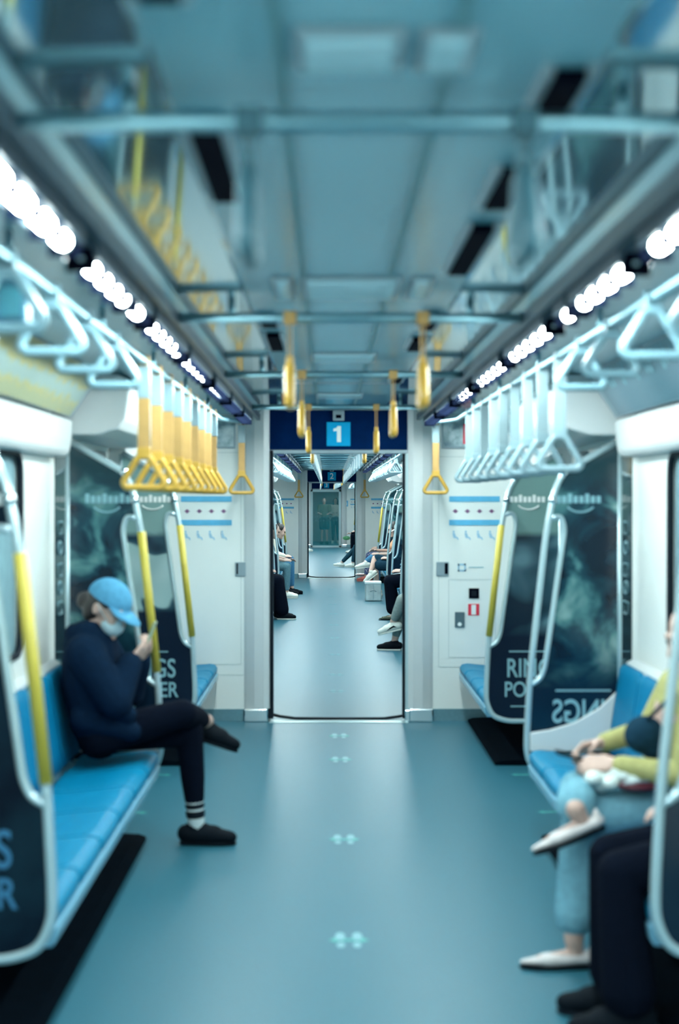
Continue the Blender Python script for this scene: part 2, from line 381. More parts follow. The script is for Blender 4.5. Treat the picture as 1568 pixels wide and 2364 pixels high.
# ------------------------------------------------------------------ ends of carriages with doorways
DH, DZ = 0.482, 1.985
for k in range(3):
    y = CARS[k][1]; y2 = CARS[k + 1][0]
    for yy, t, half in ((y, 0.07, DH + 0.02), (y2 - 0.07, 0.07, 0.60)):
        mb = MB().box(-W, -half, yy, yy + t, 0, 2.36).box(half, W, yy, yy + t, 0, 2.36).box(-half, half, yy, yy + t, DZ + 0.015, 2.36)
        struct(mb.build('wall_end', WHITE))
    # bellows passage
    struct(MB().box(-0.66, -0.60, y + 0.07, y2 - 0.07, 0, 2.1).box(0.60, 0.66, y + 0.07, y2 - 0.07, 0, 2.1).box(-0.66, 0.66, y + 0.07, y2 - 0.07, 2.06, 2.1).build('wall_passage', BELLOWS))
    struct(MB().box(-0.62, 0.62, y, y2, -0.06, 0.002).build('floor_passage', FLOOR))
    # white rounded jambs either side, steel kick plates
    for s in (-1, 1):
        sd = 'left' if s < 0 else 'right'
        mb = MB().xy([(s * 0.50, y - 0.005), (s * 0.515, y - 0.05), (s * 0.55, y - 0.075), (s * 0.62, y - 0.06), (s * 0.68, y - 0.02), (s * 0.70, y), (s * 0.50, y)], 0.10, 2.30)
        struct(mb.build('trim_jamb_' + sd, WHITE2))
        struct(MB().box(s * 0.52, s * 0.70, y - 0.07, y - 0.001, 0.0, 0.10).build('baseboard_jamb_' + sd, CHROME, bevel=0.01))
        struct(MB().box(s * 0.70, s * W, y - 0.012, y - 0.001, 0.0, 0.09).build('baseboard_end_' + sd, STEEL))
    # black rubber frame around the doorway
    x = DH; zt = DZ
    struct(MB().box(-x - 0.045, -x, y - 0.03, y + 0.05, 0.02, zt + 0.02).box(x - 0.008, x + 0.02, y - 0.02, y + 0.05, 0.02, zt + 0.02).build('trim_door_gasket', BLACK, bevel=0.006))
    struct(MB().box(-x - 0.04, x + 0.1, y - 0.025, y + 0.05, zt - 0.005, zt + 0.025).build('trim_door_head', GREYMET, bevel=0.005))
    sill = [V((-x - 0.02, y + 0.04, 0.045)), V((-x + 0.05, y + 0.04, 0.028)), V((-x + 0.16, y + 0.04, 0.014)), V((0, y + 0.04, 0.010)), V((x - 0.14, y + 0.04, 0.012)), V((x - 0.04, y + 0.04, 0.026)), V((x, y + 0.04, 0.034))]
    struct(MB().tube(sill, 0.011, 8).build('trim_sill_seal', BLACK))
    struct(MB().box(-x - 0.03, x + 0.03, y - 0.10, y + 0.02, 0.0, 0.006).build('trim_threshold', PLATE, bevel=0.002))
    # the sliding leaf parked in its pocket, its edge and grip showing on the right
    if k < 2:
        t = thing('sliding_end_door', (0.54, y - 0.03, 0), 'pale grey sliding door edge parked right of doorway %s' % ('one' if k == 0 else 'two'), 'door', 'sliding doors at the carriage ends')
        MB().box(0.492, 0.60, y - 0.045, y - 0.015, 0.07, 1.98).build('door_leaf', LEAF, t, bevel=0.006)
        MB().box(0.488, 0.585, y - 0.06, y - 0.004, 0.0, 0.09).build('kick_block', CHROME, t, bevel=0.008)
        MB().tube([V((0.538, y - 0.052, 0.88)), V((0.538, y - 0.052, 1.10))], 0.012, 8).build('grip_slot', DARKSLOT, t)
        MB().ell((0.538, y - 0.050, 1.13), (0.016, 0.008, 0.016)).build('lock_button', CHROME, t)
    # navy header with its numbered blue square
    t = thing('header_panel', (0, y - 0.02, 2.0), 'navy panel above the %s doorway with a numbered blue square' % ORD[k].replace('front', 'nearest'), 'sign', 'navy doorway headers')
    MB().box(-0.525, 0.535 if k != 0 else 0.578, y - 0.028, y - 0.002, zt + 0.025, 2.30).build('board', NAVY, t)
    sq = MB().box(-0.088, 0.088, y - 0.034, y - 0.028, 2.036, 2.212).build('number_square', SIGNBLUE, t, bevel=0.002)
    if k == 0:
        one = [(-.012, -.058), (.018, -.058), (.018, .060), (-.008, .060), (-.014, .048), (-.038, .040), (-.038, .022), (-.012, .024)]
        MB().prism(one, lambda a, b: (a, y - .036, 2.123 + b), lambda a, b: (a, y - .034, 2.123 + b)).build('numeral', LETTER, sq)
    else: put_text(str(k + 1), 0.165, (0.0, y - 0.0352, 2.123), (1, 0, 0), (0, 0, 1)).build('numeral', LETTER, sq)
    t = thing('sensor_box', (0, y - 0.05, 2.225), 'small grey box with dark window above blue square number %d' % (k + 1), 'sensor', 'sensor boxes over the doorways')
    MB().box(-0.042, 0.042, y - 0.06, y - 0.03, 2.222, 2.298).build('case', GREYMET, t, bevel=0.005)
    MB().box(-0.02, 0.02, y - 0.064, y - 0.058, 2.24, 2.265).build('lens', DARKSLOT, t)

# ------------------------------------------------------------------ lamps
def lamp(s, y0, y1, label, grp='ceiling tube lamps'):
    t = thing('ceiling_lamp', (s * 0.645, (y0 + y1) / 2, 2.19), label, 'lamp', grp)
    MB().xz([(s * 0.605, 2.268), (s * 0.605, 2.195), (s * 0.613, 2.195), (s * 0.622, 2.224), (s * 0.672, 2.224), (s * 0.684, 2.195), (s * 0.692, 2.195), (s * 0.70, 2.268)], y0 - 0.03, y1 + 0.03).build('housing', HOUSING, t)
    MB().tube([V((s * 0.647, y0, 2.197)), V((s * 0.647, y1, 2.197))], 0.018, 10).build('tube', LAMP, t)
    n = max(1, round((y1 - y0 + 0.05) / 0.2)); comb_ = [(y0 - 0.028, 2.2255), (y1 + 0.028, 2.2255)]
    for i in range(n, -1, -1):
        yy = y0 - 0.025 + (y1 - y0 + 0.05) * i / n
        comb_ += [(yy + 0.003, 2.219), (yy + 0.003, 2.167), (yy - 0.003, 2.167), (yy - 0.003, 2.219)]
    comb_[2] = (y1 + 0.028, 2.219); comb_[-1] = (y0 - 0.028, 2.219)
    MB().yz(comb_, s * 0.612, s * 0.682).build('louvre', DARKSLOT, t)
    for yy in (y0 - 0.012, y1 + 0.012): MB().ell((s * 0.647, yy, 2.197), (0.02, 0.018, 0.02), n=10, m=6).build('end_cap', PALEHAND, t)
LEFT = [(-2.2, -1.2), (-0.9, 0.1), (0.4, 1.3), (1.5, 2.2), (2.40, 3.2), (3.46, 4.13), (4.22, 4.45), (4.65, 5.58), (5.8, 6.76), (7.1, 8.0), (8.3, 9.2), (9.5, 10.4)]
RIGHT = [(-2.2, -1.2), (-0.9, 0.1), (0.4, 1.3), (1.5, 2.2), (2.35, 3.25), (3.52, 4.2), (4.33, 4.48), (4.78, 5.75), (6.0, 7.0), (7.4, 8.2), (8.5, 9.4), (9.7, 10.6)]
for s, L in ((-1, LEFT), (1, RIGHT)):
    sd = 'left' if s < 0 else 'right'
    for i, (a, b) in enumerate(L):
        lamp(s, a, b, 'white tube lamp in the %s ceiling row, %s from the doorway' % (sd, words(len(L) - 1 - i)))
for k in (1, 2):
    ya, yb = CARS[k]
    for s in (-1, 1):
        y = ya + 0.6; i = 0
        while y + 1.25 < yb:
            lamp(s, y, y + 1.25, 'white tube lamp, %s of the %s row in the %s carriage' % (words(i), 'left' if s < 0 else 'right', ORD[k]))
            y += 1.6; i += 1
for s in (-1, 1): lamp(s, 52.4, 54.0, 'white tube lamp on the %s behind the closed far glass door' % ('left' if s < 0 else 'right'))

# ------------------------------------------------------------------ grab rails under the ceiling
BAR_Z = 2.25
BARS1 = [-0.05, 2.40, 4.98, 7.24, 9.79]
def ceiling_bar(y, half, label):
    t = thing('ceiling_bar', (0, y, BAR_Z), label, 'grab rail', 'cross rails under the ceiling')
    MB().tube([V((-half, y, BAR_Z)), V((half, y, BAR_Z))], 0.017, 10).build('rail', STEEL, t)
    for x in (-half + 0.02, -0.40, 0.40, half - 0.02):
        MB().tube([V((x, y, BAR_Z)), V((x, y, 2.302 if abs(x) < .56 else 2.268))], 0.012, 8).build('bracket', STEEL, t)
for i, y in enumerate(BARS1): ceiling_bar(y, 0.60 if y > 3 else 1.0, 'steel cross rail under the front carriage ceiling, %s from the doorway' % words(len(BARS1) - 1 - i))
BARS2 = [12.6 + 1.25 * i for i in range(15)]
for i, y in enumerate(BARS2): ceiling_bar(y, 0.60, 'steel cross rail under the second carriage ceiling, %s from its near end' % words(i))
BARS3 = [32.8 + 1.9 * i for i in range(9)]
for i, y in enumerate(BARS3): ceiling_bar(y, 0.60, 'steel cross rail under the third carriage ceiling, %s from its near end' % words(i))
RAIL_X, RAIL_Z = 0.82, 2.20
def side_rail(s, y0, y1, label, hook=False):
    t = thing('side_rail', (s * RAIL_X, (y0 + y1) / 2, RAIL_Z), label, 'grab rail', 'lengthwise rails above the benches')
    p = [V((s * RAIL_X, y0, 2.272)), V((s * RAIL_X, y0 + 0.02, RAIL_Z)), V((s * RAIL_X, y1 - 0.35, RAIL_Z)), V((s * 0.70, y1, RAIL_Z)), V((s * 0.70, y1 + 0.32, RAIL_Z))] if hook else [V((s * RAIL_X, y0, 2.272)), V((s * RAIL_X, y0 + .02, RAIL_Z)), V((s * RAIL_X, y1 - 0.02, RAIL_Z)), V((s * RAIL_X, y1, 2.272))]
    MB().tube(round_path(p, 0.08), 0.016, 10).build('rail', STEEL, t)
    n = max(2, int((y1 - y0) / 1.4))
    for i in range(1, n):
        yy = y0 + (y1 - y0) * i / n
        MB().tube([V((s * RAIL_X, yy, RAIL_Z)), V((s * RAIL_X, yy, 2.273))], 0.010, 8).build('bracket', STEEL, t)
for s in (-1, 1):
    sd = 'left' if s < 0 else 'right'
    side_rail(s, 0.6, 10.62, 'long steel rail with straps above the %s benches of the front carriage' % sd, hook=True)
    side_rail(s, 12.2, 30.2, 'long steel rail with straps above the %s benches of the second carriage' % sd)
    side_rail(s, 46.4, 50.4, 'short steel rail with straps above the %s benches of the third carriage' % sd)

# ------------------------------------------------------------------ hanging straps: belt + triangular grip; the grip lies across its rail
def strap_proto(name, belt_m, hand_m, drop, along):
    """along='y': grip seen edge-on from the aisle (hangs from a cross rail); 'x': grip faces along the aisle"""
    t = thing(name, (0, 0, 0), None, 'strap')
    P = (lambda a, b, z: (b, a, z)) if along == 'y' else (lambda a, b, z: (a, b, z))
    hw, hh = 0.085, 0.125
    top = -drop + hh + 0.01
    mb = MB()
    ring = [P(0.021 * math.cos(q * math.pi / 6), 0, 0.021 * math.sin(q * math.pi / 6)) for q in range(12)]
    # belt: two flat straps from round the rail to the grip
    w = 0.024 if drop > .4 else 0.021
    for off in (-0.006, 0.006):
        a, b = P(-w, off - 0.002, top - 0.005), P(w, off + 0.002, -0.019)
        mb.box(a[0], b[0], a[1], b[1], a[2], b[2])
    if drop > .5:
        a, b = P(-w - .002, -0.011, -0.15), P(w + .002, 0.011, -0.02); MB().box(a[0], b[0], a[1], b[1], a[2], b[2]).build('belt_sleeve', PALEHAND, t, bevel=.002)
    for (o0, o1, z0, z1) in ((-0.021, -0.0185, -0.021, 0.021), (0.0185, 0.021, -0.021, 0.021), (-0.021, 0.021, 0.0185, 0.021), (-0.021, 0.021, -0.021, -0.0185)):
        a, b = P(o0, -w, z0), P(o1, w, z1); mb.box(a[0], b[0], a[1], b[1], a[2], b[2])
    mb.build('belt', belt_m, t, bevel=0.001)
    a, b = P(-w - .004, -0.012, top - 0.0), P(w + .004, 0.012, top + min(0.035, -top - 0.0225))
    MB().box(a[0], b[0], a[1], b[1], a[2], b[2]).build('buckle', hand_m, t, bevel=0.003)
    tri = [V(P(-0.022, 0, top)), V(P(0.022, 0, top)), V(P(hw, 0, top - hh + 0.02)), V(P(hw - 0.012, 0, top - hh)), V(P(-hw + 0.012, 0, top - hh)), V(P(-hw, 0, top - hh + 0.02)), V(P(-0.022, 0, top))]
    pts = round_path([V(P(0, 0, top))] + tri[1:6] + [V(P(-0.022, 0, top)), V(P(0, 0, top))], 0.02, 3)[:-1]
    MB().tube(pts, 0.017 if along == 'y' else 0.0135, 8, closed=True).build('grip', hand_m, t)
    return t
strap_count = 0
PROTO = {}
def strap(kind, x, y, z, label, group):
    global strap_count
    spec = {'centre_orange': ('hanging_strap', ORANGE, ORANGE2, 0.30, 'y'), 'centre_grey': ('hanging_strap', GREYBELT, PALEHAND, 0.30, 'y'), 'centre_grey_short': ('hanging_strap', DARKBELT, DARKBELT, 0.22, 'y'),
            'long_orange': ('hanging_strap', ORANGE, ORANGE2, 0.52, 'x'), 'long_pale': ('hanging_strap', GREYBELT, PALEHAND, 0.45, 'x'),
            'short_pale': ('hanging_strap', SHORTHAND, SHORTHAND, 0.172, 'x'), 'mid_pale': ('hanging_strap', GREYBELT, PALEHAND, 0.21, 'x')}[kind]
    if kind not in PROTO:
        t = strap_proto(*spec); PROTO[kind] = t
        t.location = bend(V((x, y, z))); t['label'] = label; t['group'] = group
    else:
        copy_tree(PROTO[kind], (x, y, z), label, group)
    strap_count += 1
for i, y in enumerate(BARS1[1:]):
    for x in (-0.205, 0.24):
        sd = 'left' if x < 0 else 'right'
        strap('centre_orange' if y > 3 else 'centre_grey_short', x, y, BAR_Z, '%s strap seen edge-on, %s end of the cross rail %s from the doorway' % ('orange' if y > 3 else 'dark', sd, words(3 - i)), 'straps on the front carriage cross rails')
for i in range(9):
    strap('long_orange', -RAIL_X, 6.0 + 0.45 * i, RAIL_Z, 'long orange strap above the left benches, %s in its row from the camera' % words(i), 'orange straps in the left row')
    strap('long_pale', RAIL_X, 5.75 + 0.46 * i, RAIL_Z, 'long pale grey strap above the right benches, %s in its row from the camera' % words(i), 'grey straps in the right row')
for i, y in enumerate((2.9, 3.45, 4.0, 4.55, 5.15)):
    strap('short_pale', -RAIL_X, y, RAIL_Z, 'short blurred pale strap at upper left, %s from the camera' % words(i), 'short straps above the left bench')
for i, y in enumerate((2.9, 3.5, 4.1, 4.7, 5.25)):
    strap('short_pale', RAIL_X, y, RAIL_Z, 'short blurred pale strap at upper right, %s from the camera' % words(i), 'short straps above the right bench')
for s in (-1, 1):
    strap('long_orange', s * 0.70, 10.72, RAIL_Z, 'single orange strap hanging in front of the end wall %s of the doorway' % ('left' if s < 0 else 'right'), 'single straps at the end wall')
for i, y in enumerate(BARS2):
    for x in (-0.21, 0.23):
        sd = 'left' if x < 0 else 'right'
        strap('centre_orange' if i in (0, 14) else 'centre_grey', x, y, BAR_Z, '%s strap on the %s cross rail of the second carriage, %s side' % ('orange' if i in (0, 14) else 'grey', words(i), sd), 'straps along the middle of the second carriage')
for i in range(18):
    for s in (-1, 1):
        strap('mid_pale', s * RAIL_X, 19.6 + 0.58 * i, RAIL_Z, 'pale strap with triangular grip, %s of the %s row in the second carriage' % (words(i), 'left' if s < 0 else 'right'), 'side straps of the second carriage')
for s in (-1, 1): strap('long_orange', s * 0.68, 30.7, RAIL_Z, 'thin orange strap by the second doorway, on its %s' % ('left' if s < 0 else 'right'), 'single straps at the second end wall')
for i, y in enumerate(BARS3):
    for x in (-0.21, 0.23):
        strap('centre_orange' if i in (0, 8) else 'centre_grey', x, y, BAR_Z, '%s strap on the %s cross rail of the third carriage, %s side' % ('orange' if i in (0, 8) else 'grey', words(i), 'left' if x < 0 else 'right'), 'straps along the middle of the third carriage')
for i in range(6):
    strap('mid_pale', RAIL_X, 46.8 + 0.58 * i, RAIL_Z, 'tiny pale strap, %s of the right row in the third carriage' % words(i), 'side straps of the third carriage')

# ------------------------------------------------------------------ ceiling fittings
for i, (x0, x1, y0, y1) in enumerate([(-0.155, 0.145, 4.45, 4.90), (0.175, 0.245, 4.45, 4.90), (-0.25, -0.185, 4.45, 4.90), (-0.125, 0.035, 2.1, 2.3), (0.055, 0.14, 2.1, 2.3), (-0.155, 0.145, 6.75, 7.15), (-0.155, 0.145, 9.3, 9.7)]):
    lab = ['pale square ceiling grille before the third cross rail, centre', 'pale ceiling grille right of the centre one, before the third cross rail', 'pale ceiling grille left of the centre one, before the third cross rail', 'pale slatted patch standing for a ceiling reflection nearest the camera, centre', 'pale slatted patch standing for a ceiling reflection nearest the camera, right of centre', 'pale square ceiling grille before the second cross rail from the doorway', 'pale square ceiling grille closest to the doorway'][i]
    t = thing('ceiling_grille', ((x0 + x1) / 2, (y0 + y1) / 2, 2.30), lab, 'ceiling grille', 'pale grilles in the ceiling')  # the two nearest are patches added for pale ceiling reflections
    MB().box(x0, x1, y0, y1, 2.300, 2.3095).build('frame', GREYMET, t, bevel=0.003)
    n = 8; c_ = [(y0 + .02, 2.3005), (y1 - .02, 2.3005), (y1 - .02, 2.299)]
    for j in range(n - 1, -1, -1):
        yy = y0 + 0.03 + (y1 - y0 - 0.06) * (j + .5) / n; h = (y1 - y0) * 0.035
        c_ += [(yy + h, 2.299), (yy + h, 2.293), (yy - h, 2.293), (yy - h, 2.299)]
    mb = MB().yz(c_ + [(y0 + .02, 2.299)], x0 + .015, x1 - .015)
    mb.build('slats', CEILS, t)
for i, (s, y0, y1) in enumerate([(-1, 2.62, 3.25), (1, 2.98, 3.33), (1, 3.6, 4.3), (-1, 5.35, 5.62), (-1, 5.95, 6.5), (1, 5.3, 5.7), (1, 6.1, 6.5), (1, 7.9, 8.3), (1, 2.3, 2.55), (-1, 1.3, 1.95)]):
    lab = ['long black slot diffuser in the ceiling left of centre, nearest the camera', 'short black ceiling slot on the right, middle of the near three', 'long black ceiling slot on the right, beyond the short one', 'small black ceiling slot left of the orange strap', 'black ceiling slot just behind the left orange strap', 'small black ceiling slot right of the orange strap', 'black ceiling slot half hidden by the right orange strap', 'small black ceiling slot on the right nearest the doorway', 'faint black ceiling slot high on the right', 'black ceiling slot at the top edge on the left'][i]
    t = thing('slot_diffuser', (s * 0.295, (y0 + y1) / 2, 2.285), lab, 'air slot', 'black air slots in the ceiling')
    MB().box(s * 0.27, s * 0.325, y0, y1, 2.288, 2.3095).build('slot', DARKSLOT, t, bevel=0.004)
    MB().box(s * 0.255, s * 0.27, y0 - .02, y1 + .02, 2.295, 2.3095).box(s * 0.325, s * 0.34, y0 - .02, y1 + .02, 2.295, 2.3095).build('frame', GREYMET, t)
JOINT_REFLECTION = mat('ceiling_joint_reflection', (0.07, 0.19, 0.22), 0.5)
for s in (-1, 1):   # ceiling panel joints, drawn dark and wide to stand for reflected rails
    struct(MB().box(s * 0.13 - 0.02 - 0.009, s * 0.13 - 0.02 + 0.009, -2, 10.9, 2.304, 2.3102).build('trim_ceiling_joint_reflection_' + ('left' if s < 0 else 'right'), JOINT_REFLECTION))
for i, y in enumerate((1.2, 8.5)):
    struct(MB().box(-0.34, 0.34, y - 0.008, y + 0.008, 2.304, 2.3102).build('trim_ceiling_cross_joint', GREYMET))
t = thing('hanging_display', (-0.93, 3.6, 2.02), 'dark blue display box hanging from the ceiling at the left edge', 'display')
MB().box(-0.97, -0.80, 3.57, 3.63, 2.06, 2.17).build('case', mat('display_case', (0.02, 0.10, 0.15), 0.3), t, bevel=0.01)
MB().box(-0.93, -0.875, 3.54, 3.569, 1.98, 2.12).build('side_board', mat('display_blue', (0.01, 0.12, 0.33), 0.4), t, bevel=0.005)
MB().box(-0.865, -0.815, 3.565, 3.571, 2.08, 2.15).build('screen', mat('display_screen', (0.05, 0.20, 0.25), 0.15), t)
MB().tube([V((-0.90, 3.6, 2.165)), V((-0.90, 3.6, 2.272))], 0.012, 8).build('hanger', STEEL, t)

# ------------------------------------------------------------------ posters on the slanted coves above the windows
def cove_ad(s, y0, y1, m, label, extra=None):
    A, B = V((s * 1.312, 0, 2.035)), V((s * 1.165, 0, 2.25))
    d = (B - A); nrm = V((-s * d.z, 0, s * d.x)); nrm = nrm.normalized()
    if nrm.x * s > 0: nrm = -nrm
    t = thing('cove_poster', (s * 1.24, (y0 + y1) / 2, 2.04), label, 'poster', 'posters on the slanted coves')
    def q(u, y, h): return A + d * u + V((0, y, 0)) + nrm * h
    MB().prism([(0, y0), (0, y1), (1, y1), (1, y0)], lambda u, y: q(u, y, -0.012), lambda u, y: q(u, y, 0.0)).build('backing', GREYMET, t)
    MB().prism([(0.03, y0 + .10), (0.03, y1 - .10), (0.97, y1 - .10), (0.97, y0 + .10)], lambda u, y: q(u, y, 0.0), lambda u, y: q(u, y, 0.004)).build('poster_sheet', m, t)
    if extra: extra(q, t)
def comb(q, t):
    mb = MB()
    for i in range(34):
        y = 4.55 + i * 0.07; h = 0.30 + 0.12 * math.sin(i * 1.7)
        mb.prism([(0.95, y), (0.95, y + .034), (0.95 - h, y + .034 + .05), (0.95 - h, y + 0.05)], lambda u, y: q(u, y, .004), lambda u, y: q(u, y, .006))
    mb.build('pale_streaks', LETTER_DIM, t)
def bars_print(q, t):
    mb = MB()
    for i in range(9):
        y = 7.6 + i * 0.36
        mb.prism([(0.08, y), (0.08, y + .10), (0.9, y + .10), (0.9, y)], lambda u, y: q(u, y, .004), lambda u, y: q(u, y, .006))
    mb.build('pale_stripes', LETTER, t)
for k, (ya, yb) in enumerate(CARS[:3]):
    for s in (-1, 1):
        side = 'left' if s < 0 else 'right'
        for j, (kind, y0, y1) in enumerate([q for q in sections(k) if q[0] != 'door']):
            if k == 0 and y0 < 4: continue
            if k == 2 and y0 < 45: continue
            if k == 0 and kind == 'bench': m = AD_YEL if s < 0 else AD_GREY; lab = 'straw-coloured striped poster above the left bench with the seated woman' if s < 0 else 'dark grey poster with pale streaks above the right bench'
            elif k == 0: m = AD_BLUE if s < 0 else AD_DARK; lab = 'blue grey poster above the short left bench by the doorway' if s < 0 else 'dark poster with blurred figures above the short right bench'
            else: m = NAVY if kind != 'end' else AD_SILV; lab = '%s poster strip on the %s, %s bench along the %s carriage' % ('navy' if kind != 'end' else 'silvery', side, words(j), ORD[k])
            cove_ad(s, y0 + 0.04, y1 - 0.04, m, lab, comb if (k == 0 and kind == 'bench' and s > 0) else None)
for s in (-1, 1):   # framed sheets beside the doorway on the end wall
    side = 'left' if s < 0 else 'right'
    t = thing('framed_notice', (s * 0.88, 10.98, 2.02), 'silvery framed notice high on the end wall, %s of the number one sign' % side, 'notice', 'notices high on the end wall')
    MB().box(s * 0.76, s * 1.02, 10.975, 10.998, 2.02, 2.24).build('frame', GREYMET, t, bevel=0.004)
    MB().box(s * 0.775, s * 1.01, 10.970, 10.976, 2.035, 2.225).build('sheet', AD_SILV, t)
    if s > 0: MB().box(0.92, 1.0, 10.966, 10.971, 2.05, 2.20).box(0.935, 0.985, 10.964, 10.967, 2.08, 2.16).build('red_symbol', RED, t)

# ------------------------------------------------------------------ benches
SEAT_PROF = [(0.435, 0.36), (0.452, 0.375), (0.455, 0.405), (0.440, 0.428), (0.40, 0.436), (0.28, 0.424), (0.14, 0.408), (0.08, 0.412), (0.065, 0.395), (0.09, 0.372), (0.20, 0.362)]
BACK_PROF = [(0.078, 0.430), (0.062, 0.50), (0.040, 0.66), (0.020, 0.80), (0.012, 0.845), (-0.012, 0.852), (-0.020, 0.82), (-0.005, 0.66), (0.02, 0.50), (0.04, 0.42)]
BX = 1.345   # u = 0 here, u grows towards the aisle
def bench(s, y0, n, label, group, pitch=0.455):
    t = thing('bench', (s * 1.1, y0 + n * pitch / 2, 0), label, 'bench', group)
    def sweep(prof, a, b, name, m, dip):
        mb = MB(); st = [0.0, 0.06, 0.16, 0.35, 0.5, 0.65, 0.84, 0.94, 1.0]; N = len(prof); vs = []
        for q in st:
            e = (2 * q - 1) ** 2; sh = 1 - 0.10 * max(0, abs(2 * q - 1) - 0.85) / 0.15
            cu = sum(p[0] for p in prof) / N; cz = sum(p[1] for p in prof) / N
            for u, z in prof:
                uu = cu + (u - cu) * (1 - 0.03 * (1 - sh) * 10); zz = cz + (z - cz) * sh
                if name == 'seat' and z > 0.4: zz -= dip * (1 - e) * (1 if u < 0.40 else 0.5)
                if name == 'backrest' and u > cu - .02: uu -= dip * (1 - e)
                vs.append(V((s * (BX - uu), a + (b - a) * q, zz)))
        fs = [list(range(N)), list(range((len(st) - 1) * N, len(st) * N))]
        for i in range(len(st) - 1):
            for j in range(N): fs.append((i * N + j, i * N + (j + 1) % N, (i + 1) * N + (j + 1) % N, (i + 1) * N + j))
        mb.add(vs, fs, False); o = mb.build(name, m, t)
        for p in o.data.polygons: p.use_smooth = len(p.vertices) == 4
    for i in range(n):
        a = y0 + i * pitch + 0.004; b = a + pitch - 0.008
        sweep(SEAT_PROF, a, b, 'seat', SEAT, 0.014); sweep(BACK_PROF, a, b, 'backrest', SEATB, 0.012)
    L = n * pitch
    MB().xz([(s * (BX - 0.44), 0.30), (s * (BX - 0.452), 0.315), (s * (BX - 0.458), 0.362), (s * (BX - 0.40), 0.37), (s * (BX - 0.06), 0.37), (s * (BX + 0.06), 0.42), (s * (BX + 0.06), 0.30)], y0 + .004, y0 + L - .004).build('seat_frame', SEATEDGE, t, bevel=0.006)
    MB().xz([(s * 0.955, 0.001), (s * 0.955, 0.018), (s * 0.99, 0.03), (s * 1.405, 0.05), (s * 1.405, 0.001)], y0 + .01, y0 + L - .01).build('under_seat_shade_slab', SHADE_SLAB, t)  # near-black slab added to deepen the shade on the floor under the bench
    MB().xz([(s * 1.365, 0.855), (s * 1.405, 0.875), (s * 1.405, 0.43), (s * 1.372, 0.43)], y0 + .004, y0 + L - .004).build('back_shell', WHITE2, t)
    return t
BENCHES = {}
for k in range(4):
    for s in (-1, 1):
        side = 'left' if s < 0 else 'right'
        secs = [q for q in sections(k) if q[0] != 'door']
        for j, (kind, y0, y1) in enumerate(secs):
            if k == 0 and y0 < 2: continue
            if k == 2 and y0 < 35 and kind == 'bench' and y0 < 34: continue
            if k == 3: continue
            n = 6 if kind == 'bench' else 4
            yy = y0 if kind == 'bench' or j == len(secs) - 1 else y1 - 4 * 0.455
            yy = yy + 0.036 if kind == 'bench' or j == len(secs) - 1 else yy - 0.036
            if kind != 'bench' and j == len(secs) - 1: yy = min(yy, y1 - n * 0.455)
            if k == 0: lab = ('blue six-seat bench under the seated woman in the cap' if s < 0 else 'bright blue bench on the right with the woman in light jeans') if kind == 'bench' else 'short blue bench against the end wall on the ' + side
            else: lab = '%s blue bench on the %s of the %s carriage' % (words(j), side, ORD[k])
            key = (s, n)
            if key in BENCHES: copy_tree(BENCHES[key], (s * 1.1, yy + n * 0.455 / 2, 0), lab, 'blue benches along the %s side' % side)
            else: BENCHES[key] = bench(s, yy, n, lab, 'blue benches along the %s side' % side)

